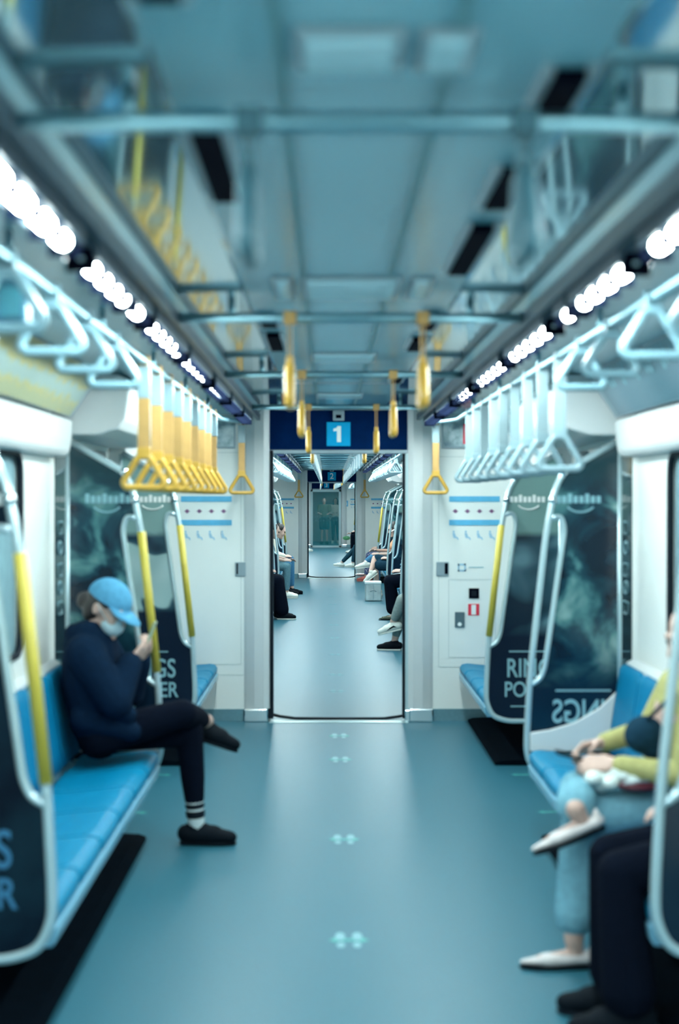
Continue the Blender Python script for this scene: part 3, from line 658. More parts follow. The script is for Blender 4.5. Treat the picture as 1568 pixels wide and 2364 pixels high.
# ------------------------------------------------------------------ glazed screens at the bench ends
POLE = [(1.335, 1.925), (1.07, 1.775), (1.03, 1.70), (0.985, 1.49), (0.908, 0.80), (0.892, 0.50), (0.892, 0.40), (0.93, 0.315), (1.02, 0.285), (1.345, 0.285)]
def screen(s, y, facing, m, label, text=True, yellow=True):
    """facing -1: the printed side looks towards the camera; +1: away (print seen from behind, mirrored)"""
    t = thing('bench_end_screen', (s * 1.1, y, 0.27), label, 'screen', 'glazed screens at the bench ends')
    path = round_path([V((s * a, y, z)) for a, z in POLE], 0.11)
    MB().tube(path, 0.0165, 10).build('frame_tube', PALE_TUBE, t)
    if yellow: MB().tube([V((s * 0.984, y, 1.485)), V((s * 0.909, y, 0.805))], 0.0205, 12).build('yellow_grip', YELLOW, t)
    MB().tube([V((s * 1.342, y, 1.92)), V((s * 1.342, y, 0.285))], 0.012, 8).build('wall_tube', PALE_TUBE, t)
    for a, z in ((1.07, 1.775), (1.018, 1.64)): MB().ell((s * a, y, z), (0.024, 0.024, 0.024), n=12, m=8).build('joint_knob', CHROME, t)
    loop = round_path([V((s * 0.996, y, 1.545)), V((s * 1.055, y, 1.565)), V((s * 1.075, y, 1.50)), V((s * 0.978, y, 0.82)), V((s * 0.955, y, 0.765)), V((s * 0.90, y, 0.735))], 0.06)
    MB().tube(loop, 0.014, 10).build('loop_handle', PALE_TUBE, t)
    out = [(1.338, 1.915), (1.075, 1.762), (1.038, 1.70), (1.008, 1.575)] + [(abs(p.x), p.z) for p in loop[3:-2]] + [(0.905, 0.715), (0.895, 0.50), (0.896, 0.40), (0.93, 0.325), (0.965, 0.298), (1.02, 0.29), (1.338, 0.29)]
    g = MB().xz([(s * a, b) for a, b in out], y - 0.004, y + 0.004).build('printed_pane', m, t)
    f = y + facing * 0.0055 if facing < 0 else y - 0.0055   # lettering on the side turned to the camera
    if text:
        mir = facing > 0
        col = LETTER_BLUE if m is P_NEAR else LETTER_DIM
        xc = s * 1.18 if s > 0 else -1.175
        R, U = (1, 0, 0), (0, 0, 1)
        mb = put_text('RINGS', 0.16, (xc, f, 0.605), R, U, mirror=mir, stretch=0.74)
        put_text('POWER', 0.13, (xc, f, 0.475), R, U, mb, mirror=mir, stretch=0.80)
        mb.box(xc - .15, xc + .12, f - .0004, f + .0004, 0.708, 0.716); mb.box(xc - .14, xc + .12, f - .0004, f + .0004, 0.372, 0.380)
        mb.build('lettering', col, g)
        mb = MB()   # a worn pale line of print and a smile-shaped arc near the top
        for i in range(9): mb.box(s * 1.13 - 0.125 + i * 0.028, s * 1.13 - 0.125 + i * 0.028 + 0.020, f - .0004, f + .0004, 1.625, 1.625 + (0.034 if i % 3 else 0.045))
        mb.tube([V((s * 1.15 + 0.075 * math.sin(q), f, 1.635 - 0.055 * math.cos(q))) for q in [(-1.0 + i * 0.2) for i in range(11)]], 0.0045, 6)
        mb.build('faded_print', LETTER_DIM if m is P_MOTTLE else LETTER, g)
    # white cushion board on the bench side
    yb = y + (0.010 if facing < 0 else -0.010); yc = y + (0.035 if facing < 0 else -0.035)
    poly = [(0.905, 0.42), (0.905, 0.51), (1.0, 0.525), (1.12, 0.56), (1.24, 0.63), (1.325, 0.71), (1.325, 0.42)]
    MB().xz([(s * a, b) for a, b in poly], yb, yc).build('side_board', WHITE2, t, bevel=0.006)
    return t
SCR = {}
for k in range(3):
    for s in (-1, 1):
        side = 'left' if s < 0 else 'right'
        n = 0
        for kind, y0, y1 in sections(k):
            if kind == 'door': continue
            for e, y in ((-1, y0 - 0.02), (1, y1 + 0.02)):
                if kind == 'end' and ((e == -1 and y0 < CARS[k][0] + 1) or (e == 1 and y1 > CARS[k][1] - 1)): continue
                if k == 0 and y < 2.6: continue
                if k == 2 and y < 44: continue
                if k == 0:
                    if y < 5: m = P_MOTTLE; lab = 'bench end screen cut by the %s edge, nearest the camera' % side
                    elif y < 8: m = P_MOTTLE; lab = 'tall dark mottled screen %s' % ('behind the woman in the blue cap' if s < 0 else 'with mirrored lettering at the far end of the right bench')
                    else: m = P_LIGHT if s < 0 else P_PALE; lab = 'screen beside the short %s bench by the end wall, with pale lettering' % side
                    y = y if y < 8 else 9.08
                else: m = P_MOTTLE if e > 0 else P_PALE; lab = '%s bench end screen on the %s of the %s carriage' % (words(n), side, ORD[k])
                n += 1
                yel = (s < 0 or y > 8) if k == 0 else kind == 'end'
                if k == 0 and y < 5: m = P_MOTTLE if s > 0 else P_NEAR
                key = (s, e, m.name, yel)
                if key in SCR: copy_tree(SCR[key], (s * 1.1, y, 0.27), lab)
                else: SCR[key] = screen(s, y, e, m, lab, yellow=yel)

# ------------------------------------------------------------------ fittings on the end walls
def notice_set(s, y, k, side):
    """two blue bands with four little signs under each"""
    x0 = -1.165 if s < 0 else 0.82; w = 0.375
    for r, zb in enumerate((1.63, 1.455)):
        t = thing('priority_notice', (x0 + w / 2, y - 0.003, zb - 0.10), '%s blue banded notice on the white end wall %s of the %s doorway' % (['upper', 'lower'][r], side, ['first', 'second', 'third'][k]), 'notice', 'blue banded notices on the end walls')
        MB().box(x0, x0 + w, y - 0.004, y - 0.0005, zb - 0.005, zb + 0.036).build('band', STICKBLUE, t)
        mb = MB()
        for i in range(4):
            xx = x0 + 0.045 + i * 0.09
            if r == 0:
                mb.add(*disc((xx, y - 0.003, zb - 0.075), 0.014)); mb.box(xx - .022, xx + .022, y - .003, y - .001, zb - .077, zb - .073)
            else:
                mb.add(*disc((xx - 0.012, y - 0.003, zb - 0.052), 0.008))
                mb.prism([(xx - .022, zb - .062), (xx - .004, zb - .062), (xx + .006, zb - .088), (xx + .020, zb - .094), (xx + .026, zb - .112), (xx + .018, zb - .113), (xx + .012, zb - .102), (xx - .014, zb - .098)], lambda a, b: (a, y - .003, b), lambda a, b: (a, y - .001, b))
        mb.build('pictograms', PURPLE if r == 0 else STICKPALE, t)
def disc(c, r, n=14):
    vs = [V((c[0] + r * math.cos(2 * math.pi * i / n), c[1], c[2] + r * math.sin(2 * math.pi * i / n))) for i in range(n)]
    return vs, [list(range(n))]
def panel_lines(mb, x0, x1, z0, z1, y, w=0.004):
    mb.box(x0, x1, y - .002, y, z0, z0 + w); mb.box(x0, x1, y - .002, y, z1 - w, z1); mb.box(x0, x0 + w, y - .002, y, z0, z1); mb.box(x1 - w, x1, y - .002, y, z0, z1)
SEAM = mat('panel_seam', (0.52, 0.58, 0.57), 0.5)
for k in range(3):
    y = CARS[k][1] - 0.001
    for s in (-1, 1): notice_set(s, y, k, 'left' if s < 0 else 'right')
y = 10.999
mb = MB(); panel_lines(mb, 0.815, 1.165, 0.47, 1.05, y); panel_lines(mb, -0.91, -0.63, 0.07, 0.345, y); panel_lines(mb, -1.3, -0.72, 0.42, 1.99, y); panel_lines(mb, 0.74, 1.3, 0.40, 1.96, y)
struct(mb.build('trim_panel_seams', SEAM))
for s, x0 in ((-1, -0.765), (1, 0.724)):
    t = thing('wall_grille', (x0 + .045, y, 1.07), 'small grey metal plate on the white end wall %s of the doorway' % ('left' if s < 0 else 'right'), 'wall plate', 'grey plates on the end wall')
    MB().box(x0, x0 + .092, y - 0.012, y, 1.075, 1.18).build('plate', GREYMET, t, bevel=0.004)
    MB().box(x0 + (.010 if s < 0 else .062), x0 + (.022 if s < 0 else .086), y - 0.016, y - 0.011, 1.09, 1.17).build('latch', DARKSLOT, t)
t = thing('wall_socket_plate', (1.004, y, 0.91), 'black square plate on the white end wall above the red sticker', 'wall plate')
MB().box(0.966, 1.042, y - 0.008, y, 0.908, 0.984).build('plate', DARKSLOT, t, bevel=0.003); MB().box(0.985, 1.023, y - 0.011, y - 0.007, 0.925, 0.967).build('inset', BLACK, t)
t = thing('fire_sticker', (1.0, y, 0.78), 'red square sticker with white centre on the end wall', 'sticker')
MB().box(0.961, 1.043, y - 0.003, y, 0.783, 0.868).build('red_square', RED, t); MB().box(0.985, 1.019, y - 0.005, y - 0.002, 0.788, 0.862).build('white_centre', LETTER, t, bevel=0.001)
t = thing('wall_intercom', (0.90, y, 0.69), 'upright dark grey call box with pale button on the end wall', 'intercom')
MB().box(0.862, 0.933, y - 0.014, y, 0.695, 0.808).build('case', mat('case_dark', (0.07, 0.12, 0.14), .4), t, bevel=0.004); MB().add(*disc((0.897, y - .0165, 0.718), 0.015)).build('button', LETTER, t)
t = thing('wall_sticker', (0.95, y, 1.11), 'small pale blue square sticker with a line of print on the end wall', 'sticker')
mb = MB(); panel_lines(mb, 0.884, 0.944, 1.108, 1.166, y, 0.013); mb.build('blue_square', STICKPALE, t); MB().box(0.965, 1.075, y - .002, y, 1.136, 1.142).build('print_line', LETTER_DIM, t)
t = thing('panel_lock', (-0.672, y, 0.195), 'tiny dark lock on the lower left panel of the end wall', 'lock')
MB().add(*disc((-0.672, y - .008, 0.20), 0.012)).build('lock_face', GREYMET, t); MB().tube([V((-0.672, y, 0.20)), V((-0.672, y - .007, 0.20))], 0.014, 10).build('lock_ring', DARKSLOT, t)
t = thing('wall_sign', (0.72, 50.99, 1.42), 'blue square sign on the far end wall right of the closed glass door', 'sign')
MB().box(0.60, 0.74, 50.985, 50.999, 1.40, 1.60).build('blue_square', STICKBLUE, t); MB().ell((0.67, 50.98, 1.54), (0.018, 0.006, 0.02)).box(0.645, 0.70, 50.978, 50.986, 1.45, 1.52).build('white_figure', LETTER, t)

# ------------------------------------------------------------------ floor markings
def floor_mark(x, y, label, feet=True):
    t = thing('floor_marking', (x, y, 0.001), label, 'floor marking', 'markings down the aisle floor' if feet else 'markings by the side doors')
    mb = MB().xy([(x - .075, y), (x - .045, y - .035), (x - .045, y - .014), (x + .045, y - .014), (x + .045, y - .035), (x + .075, y), (x + .045, y + .035), (x + .045, y + .014), (x - .045, y + .014), (x - .045, y + .035)], 0.0005, 0.0016)
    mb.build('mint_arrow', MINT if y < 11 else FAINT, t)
    if feet:
        for sx in (-1, 1):
            mb = MB()
            mb.add([V((x + sx * 0.032 + 0.019 * math.cos(q * math.pi / 7), y + 0.045 + 0.05 * math.sin(q * math.pi / 7), 0.002)) for q in range(14)], [list(range(14))])
            mb.add([V((x + sx * 0.030 + 0.016 * math.cos(q * math.pi / 7), y - 0.065 + 0.034 * math.sin(q * math.pi / 7), 0.002)) for q in range(14)], [list(range(14))])
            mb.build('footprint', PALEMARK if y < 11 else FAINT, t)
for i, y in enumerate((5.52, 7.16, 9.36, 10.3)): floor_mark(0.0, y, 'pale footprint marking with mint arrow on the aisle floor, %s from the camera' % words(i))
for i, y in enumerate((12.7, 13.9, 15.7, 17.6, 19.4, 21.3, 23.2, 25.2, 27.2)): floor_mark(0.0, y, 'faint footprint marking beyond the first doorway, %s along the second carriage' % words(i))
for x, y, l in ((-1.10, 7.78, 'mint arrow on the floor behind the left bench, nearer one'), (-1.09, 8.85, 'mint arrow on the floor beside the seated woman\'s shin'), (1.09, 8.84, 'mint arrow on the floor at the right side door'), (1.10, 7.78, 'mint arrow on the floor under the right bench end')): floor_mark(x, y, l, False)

# ------------------------------------------------------------------ closed glass door at the far end
yf = 50.96
t = thing('far_end_door', (0, yf, 0), 'closed teal glass door at the far end with standing people behind', 'door')
MB().box(-0.55, -0.47, yf - .03, yf + .03, 0, 1.98).box(0.42, 0.50, yf - .03, yf + .03, 0, 1.98).box(-0.55, 0.50, yf - .03, yf + .03, 1.90, 1.98).box(-0.55, 0.50, yf - .03, yf + .03, 0, 0.06).build('door_frame', LEAF, t, bevel=0.005)
TEAL = mat('teal_glass', (0.015, 0.22, 0.26), 0.05, alpha=0.42, spec=0.3)
MB().box(-0.47, 0.42, yf - .005, yf + .005, 0.06, 1.90).build('glass', TEAL, t)
mb = MB()
for r in range(3):
    for c in range(8): mb.add(*disc((-0.42 + c * 0.11 - 19.36 * 0.0, yf - .007, 0.92 + r * 0.13), 0.034))
mb.build('frosted_dots', mat('frost_dot', (0.10, 0.32, 0.36), 0.5, alpha=0.35), t)
#PART3
# ------------------------------------------------------------------ people
def hand_prims(mb, w, D, N, T, curl=0.5, sz=1.0):
    """palm and five fingers; w wrist, D towards the fingertips, N out of the palm, T towards the thumb"""
    w, D, N, T = V(w), V(D).normalized(), V(N), V(T)
    N = (N - D * N.dot(D)).normalized(); T = (T - D * T.dot(D) - N * T.dot(N)).normalized()
    for k, off in enumerate((0.030, 0.010, -0.010, -0.029)):
        kn = w + (D * (0.088, 0.092, 0.088, 0.080)[k] + T * off) * sz
        mb.cap(w + (D * 0.008 + T * off * 0.55) * sz, kn, 0.0145 * sz, 0.0125 * sz, n=8)
        L = (0.070, 0.078, 0.072, 0.056)[k] * sz; p = kn; a = 0.0
        for q, fr in enumerate((0.45, 0.31, 0.24)):
            a += curl * (0.55, 0.85, 0.6)[q]
            d = D * math.cos(a) + N * math.sin(a); e = p + d * L * fr
            mb.cap(p, e, (0.0098, 0.009, 0.008)[q] * sz, (0.009, 0.008, 0.0065)[q] * sz, n=8); p = e
    p = w + (D * 0.022 + T * 0.022) * sz; d1 = (D * 0.55 + T * 0.65 + N * 0.45).normalized(); e = p + d1 * 0.045 * sz
    mb.cap(p, e, 0.015 * sz, 0.0115 * sz, n=8)
    d2 = (D * 0.85 + T * 0.15 + N * 0.5).normalized(); f = e + d2 * 0.032 * sz
    mb.cap(e, f, 0.0108 * sz, 0.009 * sz, n=8); mb.cap(f, f + (D * 0.9 + N * 0.4).normalized() * 0.022 * sz, 0.009 * sz, 0.007 * sz, n=8)
def shoe_axes(A, Dt, Up):
    D = V(Dt).normalized(); U = V(Up); U = (U - D * U.dot(D)).normalized(); return V(A), D, U, D.cross(U)
def person(label, J, st, vox=0.009, base=None):
    """one continuous body; hair, clothes, shoes and eyes are its parts"""
    pel, ch, nk = V(J['pelvis']), V(J['chest']), V(J['neck'])
    hc, F, U = V(J['head']), V(J['F']).normalized(), V(J['U']); U = (U - F * U.dot(F)).normalized(); Rr = F.cross(U)
    fw = V(J['fwd']).normalized()
    t = thing('person', base or (pel.x, pel.y, 0), label, 'person')
    skin = st.get('skin', SKIN); wd = st.get('width', 1.0)
    B = MB()
    # head
    ax = (F, Rr, U)
    B.ell(hc + U * .018 - F * .010, (.098, .077, .098), ax); B.ell(hc + F * .040 - U * .070, (.056, .053, .062), ax); B.ell(hc + F * .045 - U * .020, (.052, .062, .080), ax)
    B.cap(hc + F * .092 + U * .004, hc + F * .112 - U * .034, .009, .014, n=8); B.ell(hc + F * .088 - U * .108, (.022, .026, .020), ax)
    B.ell(hc + F * .092 - U * .070, (.012, .025, .010), ax)
    for q in (-1, 1):
        B.ell(hc + Rr * .077 * q - F * .010 - U * .012, (.022, .009, .033), ax); B.ell(hc + F * .086 + Rr * .032 * q + U * .028, (.014, .024, .010), ax)
        B.ell(hc + F * .070 + Rr * .040 * q - U * .035, (.025, .022, .025), ax)
    B.cap(hc - U * .06 - F * .02, nk, .052, .058)
    # trunk and limbs
    flat = (fw, 0.72)
    B.cap(nk, ch + V((0, 0, .06)), .058, .09, flat); B.cap(ch, pel + V((0, 0, .1)), .135, .115, flat); B.cap(pel + V((0, 0, .1)), pel, .115, .125, flat)
    for q in 'LR':
        B.cap(J['sh' + q], J['el' + q], .047, .040); B.cap(J['el' + q], J['wr' + q], .039, .026); B.cap(ch + V((0, 0, .08)), J['sh' + q], .06, .048)
        B.cap(J['hip' + q], J['kn' + q], .078, .055); B.cap(J['kn' + q], J['an' + q], .054, .036)
        D, N, T, c = J['hand' + q]; hand_prims(B, J['wr' + q], D, N, T, c)
        A, D, Uf, Rf = shoe_axes(J['an' + q], *J['foot' + q]); B.cap(A, A - Uf * .050 - D * .01, .034, .026); B.cap(A - Uf * .055, A - Uf * .070 + D * .12, .024, .018)
    blob('body', B, vox, skin, t, 4)
    # eyes
    for q in (-1, 1):
        e = MB().ell(hc + F * .090 + Rr * .031 * q + U * .008, (.012, .014, .008), ax, n=10, m=6).build('eye', mat('eye', (0.03, 0.02, 0.02), 0.1), t)
    # hair
    H = MB(); hs = st.get('hair', 'short')
    H.ell(hc + U * .026 - F * .022, (.098, .084, .098), ax); H.ell(hc - F * .045 - U * .03, (.065, .076, .085), ax)
    if hs == 'long':
        H.cap(hc - F * .05, hc - fw * .055 - V((0, 0, .24)), .075, .05, (F, 0.6))
        for q in (-1, 1): H.cap(hc + Rr * .075 * q - F * .01, hc + Rr * .085 * q - fw * .02 - V((0, 0, .24)), .03, .022)
    if hs == 'bun': H.ell(hc - F * .115 - U * .035, (.045, .045, .045), ax)
    blob('hair', H, max(vox, .007), st.get('hair_mat', HAIR), t, 4)
    if st.get('cap'):
        C = MB(); d = hc + U * .034 - F * .008
        n, m = 20, 8; vs = []; fs = []
        for i in range(m + 1):
            th = (math.pi / 2) * i / m * 1.02
            for k in range(n):
                ph = 2 * math.pi * k / n
                vs.append(d + F * (.112 * math.sin(th) * math.cos(ph)) + Rr * (.092 * math.sin(th) * math.sin(ph)) + U * (.098 * math.cos(th)))
        for i in range(m):
            for k in range(n): fs.append((i * n + k, i * n + (k + 1) % n, (i + 1) * n + (k + 1) % n, (i + 1) * n + k))
        C.add(vs, fs, True)
        hat = C.build('cap', st['cap'], t)
        br = MB(); top = []; bot = []
        for i in range(13):
            a = -1.15 + 2.3 * i / 12
            i0 = d + F * (.108 * math.cos(a)) + Rr * (.090 * math.sin(a)) - U * .002
            o0 = d + F * (.108 * math.cos(a) + .085 * math.cos(a * 0.75)) + Rr * (.094 * math.sin(a)) - U * (.030 - .014 * (1 - math.cos(a)))
            top += [i0, o0]
        vs = [p + U * .002 for p in top] + [p - U * .002 for p in top]; N2 = len(top); fs = []
        for i in range(12):
            a, b, c, e = 2 * i, 2 * i + 1, 2 * i + 3, 2 * i + 2
            fs += [(a, b, c, e), (N2 + a, N2 + e, N2 + c, N2 + b), (b, N2 + b, N2 + c, c), (a, e, N2 + e, N2 + a)]
        fs += [(0, N2, N2 + 1, 1), (24, 25, N2 + 25, N2 + 24)]
        br.add(vs, fs, True).build('peak', st['cap'], hat)
        MB().ell(d + U * .098, (.008, .008, .005), ax, n=10, m=6).build('cap_button', st['cap'], hat)
    if st.get('mask'):
        M = MB(); M.ell(hc + F * .062 - U * .060, (.060, .062, .058), ax); M.cap(hc + F * .098 - U * .030, hc + F * .105 - U * .06, .018, .022)
        mk = blob('face_mask', M, .006, st['mask'], t, 3)
        for q in (-1, 1): MB().tube([hc + F * .06 + Rr * .058 * q - U * .04, hc + F * .02 + Rr * .078 * q - U * .012, hc - F * .012 + Rr * .084 * q + U * .012], .002, 6).build('ear_loop', st['mask'], mk)
    # upper garment
    T = MB(); b = st.get('bulk', 0.012)
    T.cap(ch + V((0, 0, .05)), ch - V((0, 0, .05)), (.14 + b) * wd, (.145 + b) * wd, flat); T.cap(ch - V((0, 0, .05)), pel + V((0, 0, .06)), (.145 + b) * wd, (.140 + b) * wd, flat); T.cap(pel + V((0, 0, .06)), pel + V((0, 0, .02)), (.14 + b) * wd, (.125 + b * .5) * wd, flat)
    T.cap(nk - V((0, 0, .02)), ch + V((0, 0, .06)), .062 + b * .6, .10 + b, flat)
    sl = st.get('sleeve', 'long')
    for q in 'LR':
        sh, el, wr = V(J['sh' + q]), V(J['el' + q]), V(J['wr' + q])
        T.cap(ch + V((0, 0, .07)), sh, .07 + b, .058 + b)
        if sl == 'long': T.cap(sh, el, .057 + b, .048 + b); T.cap(el, el.lerp(wr, .92), .047 + b, .034 + b * .8)
        else: T.cap(sh, sh.lerp(el, .62), .060 + b, .056 + b)
    if st.get('hood'):
        back = nk - fw * .075
        for a in range(9):
            an = math.pi * (a / 8.0); p = nk + V((0, 0, .035)) - fw * .095 * math.sin(an) + V((fw.y, -fw.x, 0)) * .10 * math.cos(an) - V((0, 0, .02 * math.sin(an)))
            T.ell(p, (.048, .048, .05), n=10, m=7)
        T.ell(back - V((0, 0, .05)), (.075, .095, .085))
    for p0, p1, r0, r1 in st.get('folds', []): T.cap(p0, p1, r0, r1)
    blob('jacket' if st.get('hood') else 'shirt', T, max(vox, .007), st['top'], t, 5)
    # lower garment
    L = MB(); L.cap(pel + V((0, 0, .05)), pel, .135, .138, (fw, .82))
    lb = st.get('leg_bulk', 0.0); ln = st.get('legs', 'long'); flare = st.get('flare', 0.0)
    for q in 'LR':
        hp, kn, an = V(J['hip' + q]), V(J['kn' + q]), V(J['an' + q])
        L.cap(pel, hp, .115, .092 + lb)
        if ln == 'skirt': L.cap(hp, hp.lerp(kn, .9), .095 + lb, .085 + lb)
        elif ln == 'shorts': L.cap(hp, hp.lerp(kn, .7), .093 + lb, .085 + lb)
        else:
            L.cap(hp, kn, .092 + lb, .068 + lb)
            e = kn.lerp(an, st.get('hem', .86)); mid = kn.lerp(an, .5)
            L.cap(kn, mid, .067 + lb, .058 + lb + flare * .5); L.cap(mid, e, .058 + lb + flare * .5, .047 + lb + flare)
    if ln == 'skirt':
        L.cap(V(J['hipL']).lerp(V(J['knL']), .8), V(J['hipR']).lerp(V(J['knR']), .8), .08, .08)
        if st.get('skirt_drop'):
            for q in 'LR': L.cap(V(J['kn' + q]), V(J['kn' + q]).lerp(V(J['an' + q]), st['skirt_drop']), .09, .10)
    blob({'skirt': 'skirt', 'shorts': 'shorts'}.get(ln, 'trousers'), L, max(vox, .007), st['bottom'], t, 5)
    # shoes
    for q in 'LR':
        A, D, Uf, Rf = shoe_axes(J['an' + q], *J['foot' + q]); A = A - D * .005
        s_ = MB(); w = st.get('shoe_kind', 'sneaker')
        if w == 'flat':
            s_.cap(A - Uf * .064 - D * .045, A - Uf * .070 + D * .10, .034, .038, (Uf, .62)); s_.cap(A - Uf * .072 + D * .10, A - Uf * .076 + D * .185, .035, .014, (Uf, .55)); s_.cap(A - Uf * .045 - D * .055, A - Uf * .06 - D * .05, .026, .03, (D, .4))
        else:
            s_.cap(A - Uf * .046 - D * .042, A - Uf * .052 + D * .09, .045, .048, (Uf, .98)); s_.cap(A - Uf * .054 + D * .09, A - Uf * .062 + D * .165, .046, .036, (Uf, .85)); s_.cap(A - Uf * .05, A - Uf * .005, .044, .040); s_.cap(A - Uf * .02 + D * .01, A - Uf * .05 + D * .10, .036, .034)
        sh = blob('shoe', s_, max(.006, vox * .8), st.get('shoe' + q, st['shoe']), t, 4)
        so = MB(); hh = .010 if w == 'flat' else .016
        pr = [(-.075, .0), (-.06, .030), (0, .034), (.08, .044), (.14, .042), (.185, .022), (.198, 0), (.185, -.022), (.14, -.042), (.08, -.044), (0, -.034), (-.06, -.030)]
        zb = -.098
        so.prism(pr, lambda a, c: A + D * a + Rf * c + Uf * zb, lambda a, c: A + D * a + Rf * c + Uf * (zb + hh)); so.build('sole', st.get('sole', LETTER), sh, bevel=.003)
        if st.get('side_stripe'):
            for z_ in (1, -1):
                MB().prism([(-.03, -.055), (.0, -.03), (.05, -.045), (.09, -.07), (.05, -.062), (.01, -.05)], lambda a, c: A + D * a + Rf * (.040 * z_) + Uf * c, lambda a, c: A + D * a + Rf * (.046 * z_) + Uf * c).build('side_stripe', st['side_stripe'], sh)
        if st.get('sock'):
            kn, an = V(J['kn' + q]), V(J['an' + q])
            if q in st.get('sock_on', 'LR'):
                sk = MB().cap(an - (an - kn).normalized() * .02 * -1, an.lerp(kn, .26), .040, .045).build('sock', st['sock'], t)
                for z_ in (.10, .19): MB().cap(an.lerp(kn, z_), an.lerp(kn, z_ + .03), .0455, .0465).build('stripe', BLACK, sk)
    return t
def sit(side, y, label, st, vox=0.010, **o):
    """a seated passenger in bench coordinates: u from the backrest to the aisle, v to the person's left, z up"""
    def P(u, v, z): return V((side * (1.345 - u), y - side * v, z))
    def Dr(u, v, z): return V((-side * u, -side * v, z))
    lean = o.get('lean', 0.0)
    J = dict(pelvis=P(.19, 0, .565), chest=P(.165 + lean * .6, 0, .87), neck=P(.165 + lean, 0, 1.02), head=P(.205 + lean * 1.3, 0, 1.155 - lean * .25), F=Dr(.93, o.get('look', 0), -.30 - lean), U=Dr(.3 + lean, 0, .93), fwd=Dr(1, 0, 0))
    for q, v in (('L', 1), ('R', -1)):
        J['sh' + q] = P(.155 + lean * .8, .175 * v, .965 - lean * .1); J['el' + q] = P(.22 + lean * .8, .215 * v, .70); J['wr' + q] = P(.42 + lean * .5, .085 * v, .665)
        J['hand' + q] = (Dr(.85, -.3 * v, .05), Dr(.1, -.5 * v, -.8), Dr(.2, -.7 * v, .6), .55)
        J['hip' + q] = P(.20, .085 * v, .54); J['kn' + q] = P(.58, .10 * v, .525); J['an' + q] = P(.575, .10 * v, .098); J['foot' + q] = (Dr(1, .12 * v, 0), (0, 0, 1))
    for k_, val in o.get('j', {}).items():
        if k_[:4] in ('foot',): J[k_] = (Dr(*val[0]), Dr(*val[1]))
        elif k_[:4] == 'hand': J[k_] = (Dr(*val[0]), Dr(*val[1]), Dr(*val[2]), val[3])
        elif k_ in 'FU': J[k_] = Dr(*val)
        else: J[k_] = P(*val)
    return person(label, J, st, vox, base=(side * 1.1, y, 0))

cloth = lambda n, c, v=.12: mat('cloth_' + n, c, 0.95, var=v, scale=45, bump=0.15, spec=0.06)
NAVYJ, BLACKC, JEANL, JEAN, GREYJ, YELC = cloth('navy_jacket', (0.003, 0.012, 0.030)), cloth('black', (0.002, 0.004, 0.010)), cloth('light_jean', (0.17, 0.36, 0.44)), cloth('jean', (0.05, 0.16, 0.28)), cloth('grey_jean', (0.10, 0.20, 0.24)), cloth('yellow', (0.38, 0.36, 0.15))
CAPB, MASKM, CREAM, DENIMD, ROSE, PEACH, FLORAL = cloth('cap_blue', (0.085, 0.28, 0.44)), cloth('mask', (0.55, 0.70, 0.74), .03), cloth('cream', (0.62, 0.60, 0.52)), cloth('dark_denim', (0.010, 0.035, 0.06)), cloth('rose_shoe', (0.42, 0.12, 0.10)), cloth('peach', (0.62, 0.34, 0.20)), ramp_mat('cloth_floral', [(0.4, (0.01, 0.03, 0.12)), (0.55, (0.08, 0.10, 0.2)), (0.65, (0.45, 0.40, 0.45))], 40, 0.8)
SHOEW, SHOEB, SHOEN = mat('white_shoe', (0.72, 0.74, 0.68), .5), mat('black_shoe', (0.003, 0.006, 0.010), .7, spec=0.08), mat('nude_shoe', (0.60, 0.55, 0.54), .4)

# the woman in the blue cap, legs crossed, reading her phone
J = dict(pelvis=(-1.145, 6.93, .565), chest=(-1.180, 6.92, .86), neck=(-1.165, 6.92, 1.0), head=(-1.100, 6.90, 1.145), F=(.82, -.34, -.50), U=(.48, -.16, .86), fwd=(1, -.1, 0),
         shL=(-1.165, 7.08, .94), shR=(-1.185, 6.76, .94), elL=(-1.03, 7.08, .73), elR=(-1.045, 6.735, .73), wrL=(-.965, 7.0, .89), wrR=(-.985, 6.84, .895),
         handL=((.55, -.35, .70), (-.75, -.35, .45), (-.1, -.6, .5), .8), handR=((.60, .35, .66), (-.7, .4, .5), (-.1, .6, .5), .8),
         hipL=(-1.14, 7.02, .54), hipR=(-1.14, 6.85, .545), knL=(-.735, 7.04, .535), knR=(-.755, 6.92, .645), anL=(-.705, 7.09, .100), anR=(-.670, 7.265, .555),
         footL=((1, -.06, 0), (0, 0, 1)), footR=((.93, .10, -.33), (.30, .1, .93)))
# she sits a little before the screen: keep the hands and feet clear of it
for k_ in ('anL',): J[k_] = (-.705, 7.06, .100)
person('person in blue cap and white mask with crossed legs reading a phone, left bench', J,
       dict(top=NAVYJ, bottom=BLACKC, shoe=SHOEB, sole=SHOEB, cap=CAPB, mask=MASKM, hair='bun', hood=True, bulk=.034, width=1.06, sock=mat('white_sock', (.6, .68, .68), .8), sock_on='L', hem=.74,
            folds=[((-1.19, 6.80, .78), (-1.0, 6.80, .66), .05, .05), ((-1.2, 6.78, .64), (-.98, 6.82, .58), .06, .05), ((-1.2, 7.0, .62), (-1.0, 7.0, .60), .07, .05)]), vox=.006, base=(-1.1, 6.93, 0))
t = thing('phone', (-.925, 6.925, .95), 'thin phone held up by the person in the blue cap', 'phone')
pd, pn = V((.35, 0, .94)).normalized(), V((.94, 0, -.35)).normalized()
c = V((-.905, 6.925, 1.005))
def slab(mb, c, a, b, n, la, lb, ln):
    a, b, n = V(a) * la, V(b) * lb, V(n) * ln
    return mb.add([c + a * i + b * j + n * k for i in (-1, 1) for j in (-1, 1) for k in (-1, 1)], [(0, 1, 3, 2), (4, 6, 7, 5), (0, 4, 5, 1), (2, 3, 7, 6), (0, 2, 6, 4), (1, 5, 7, 3)])
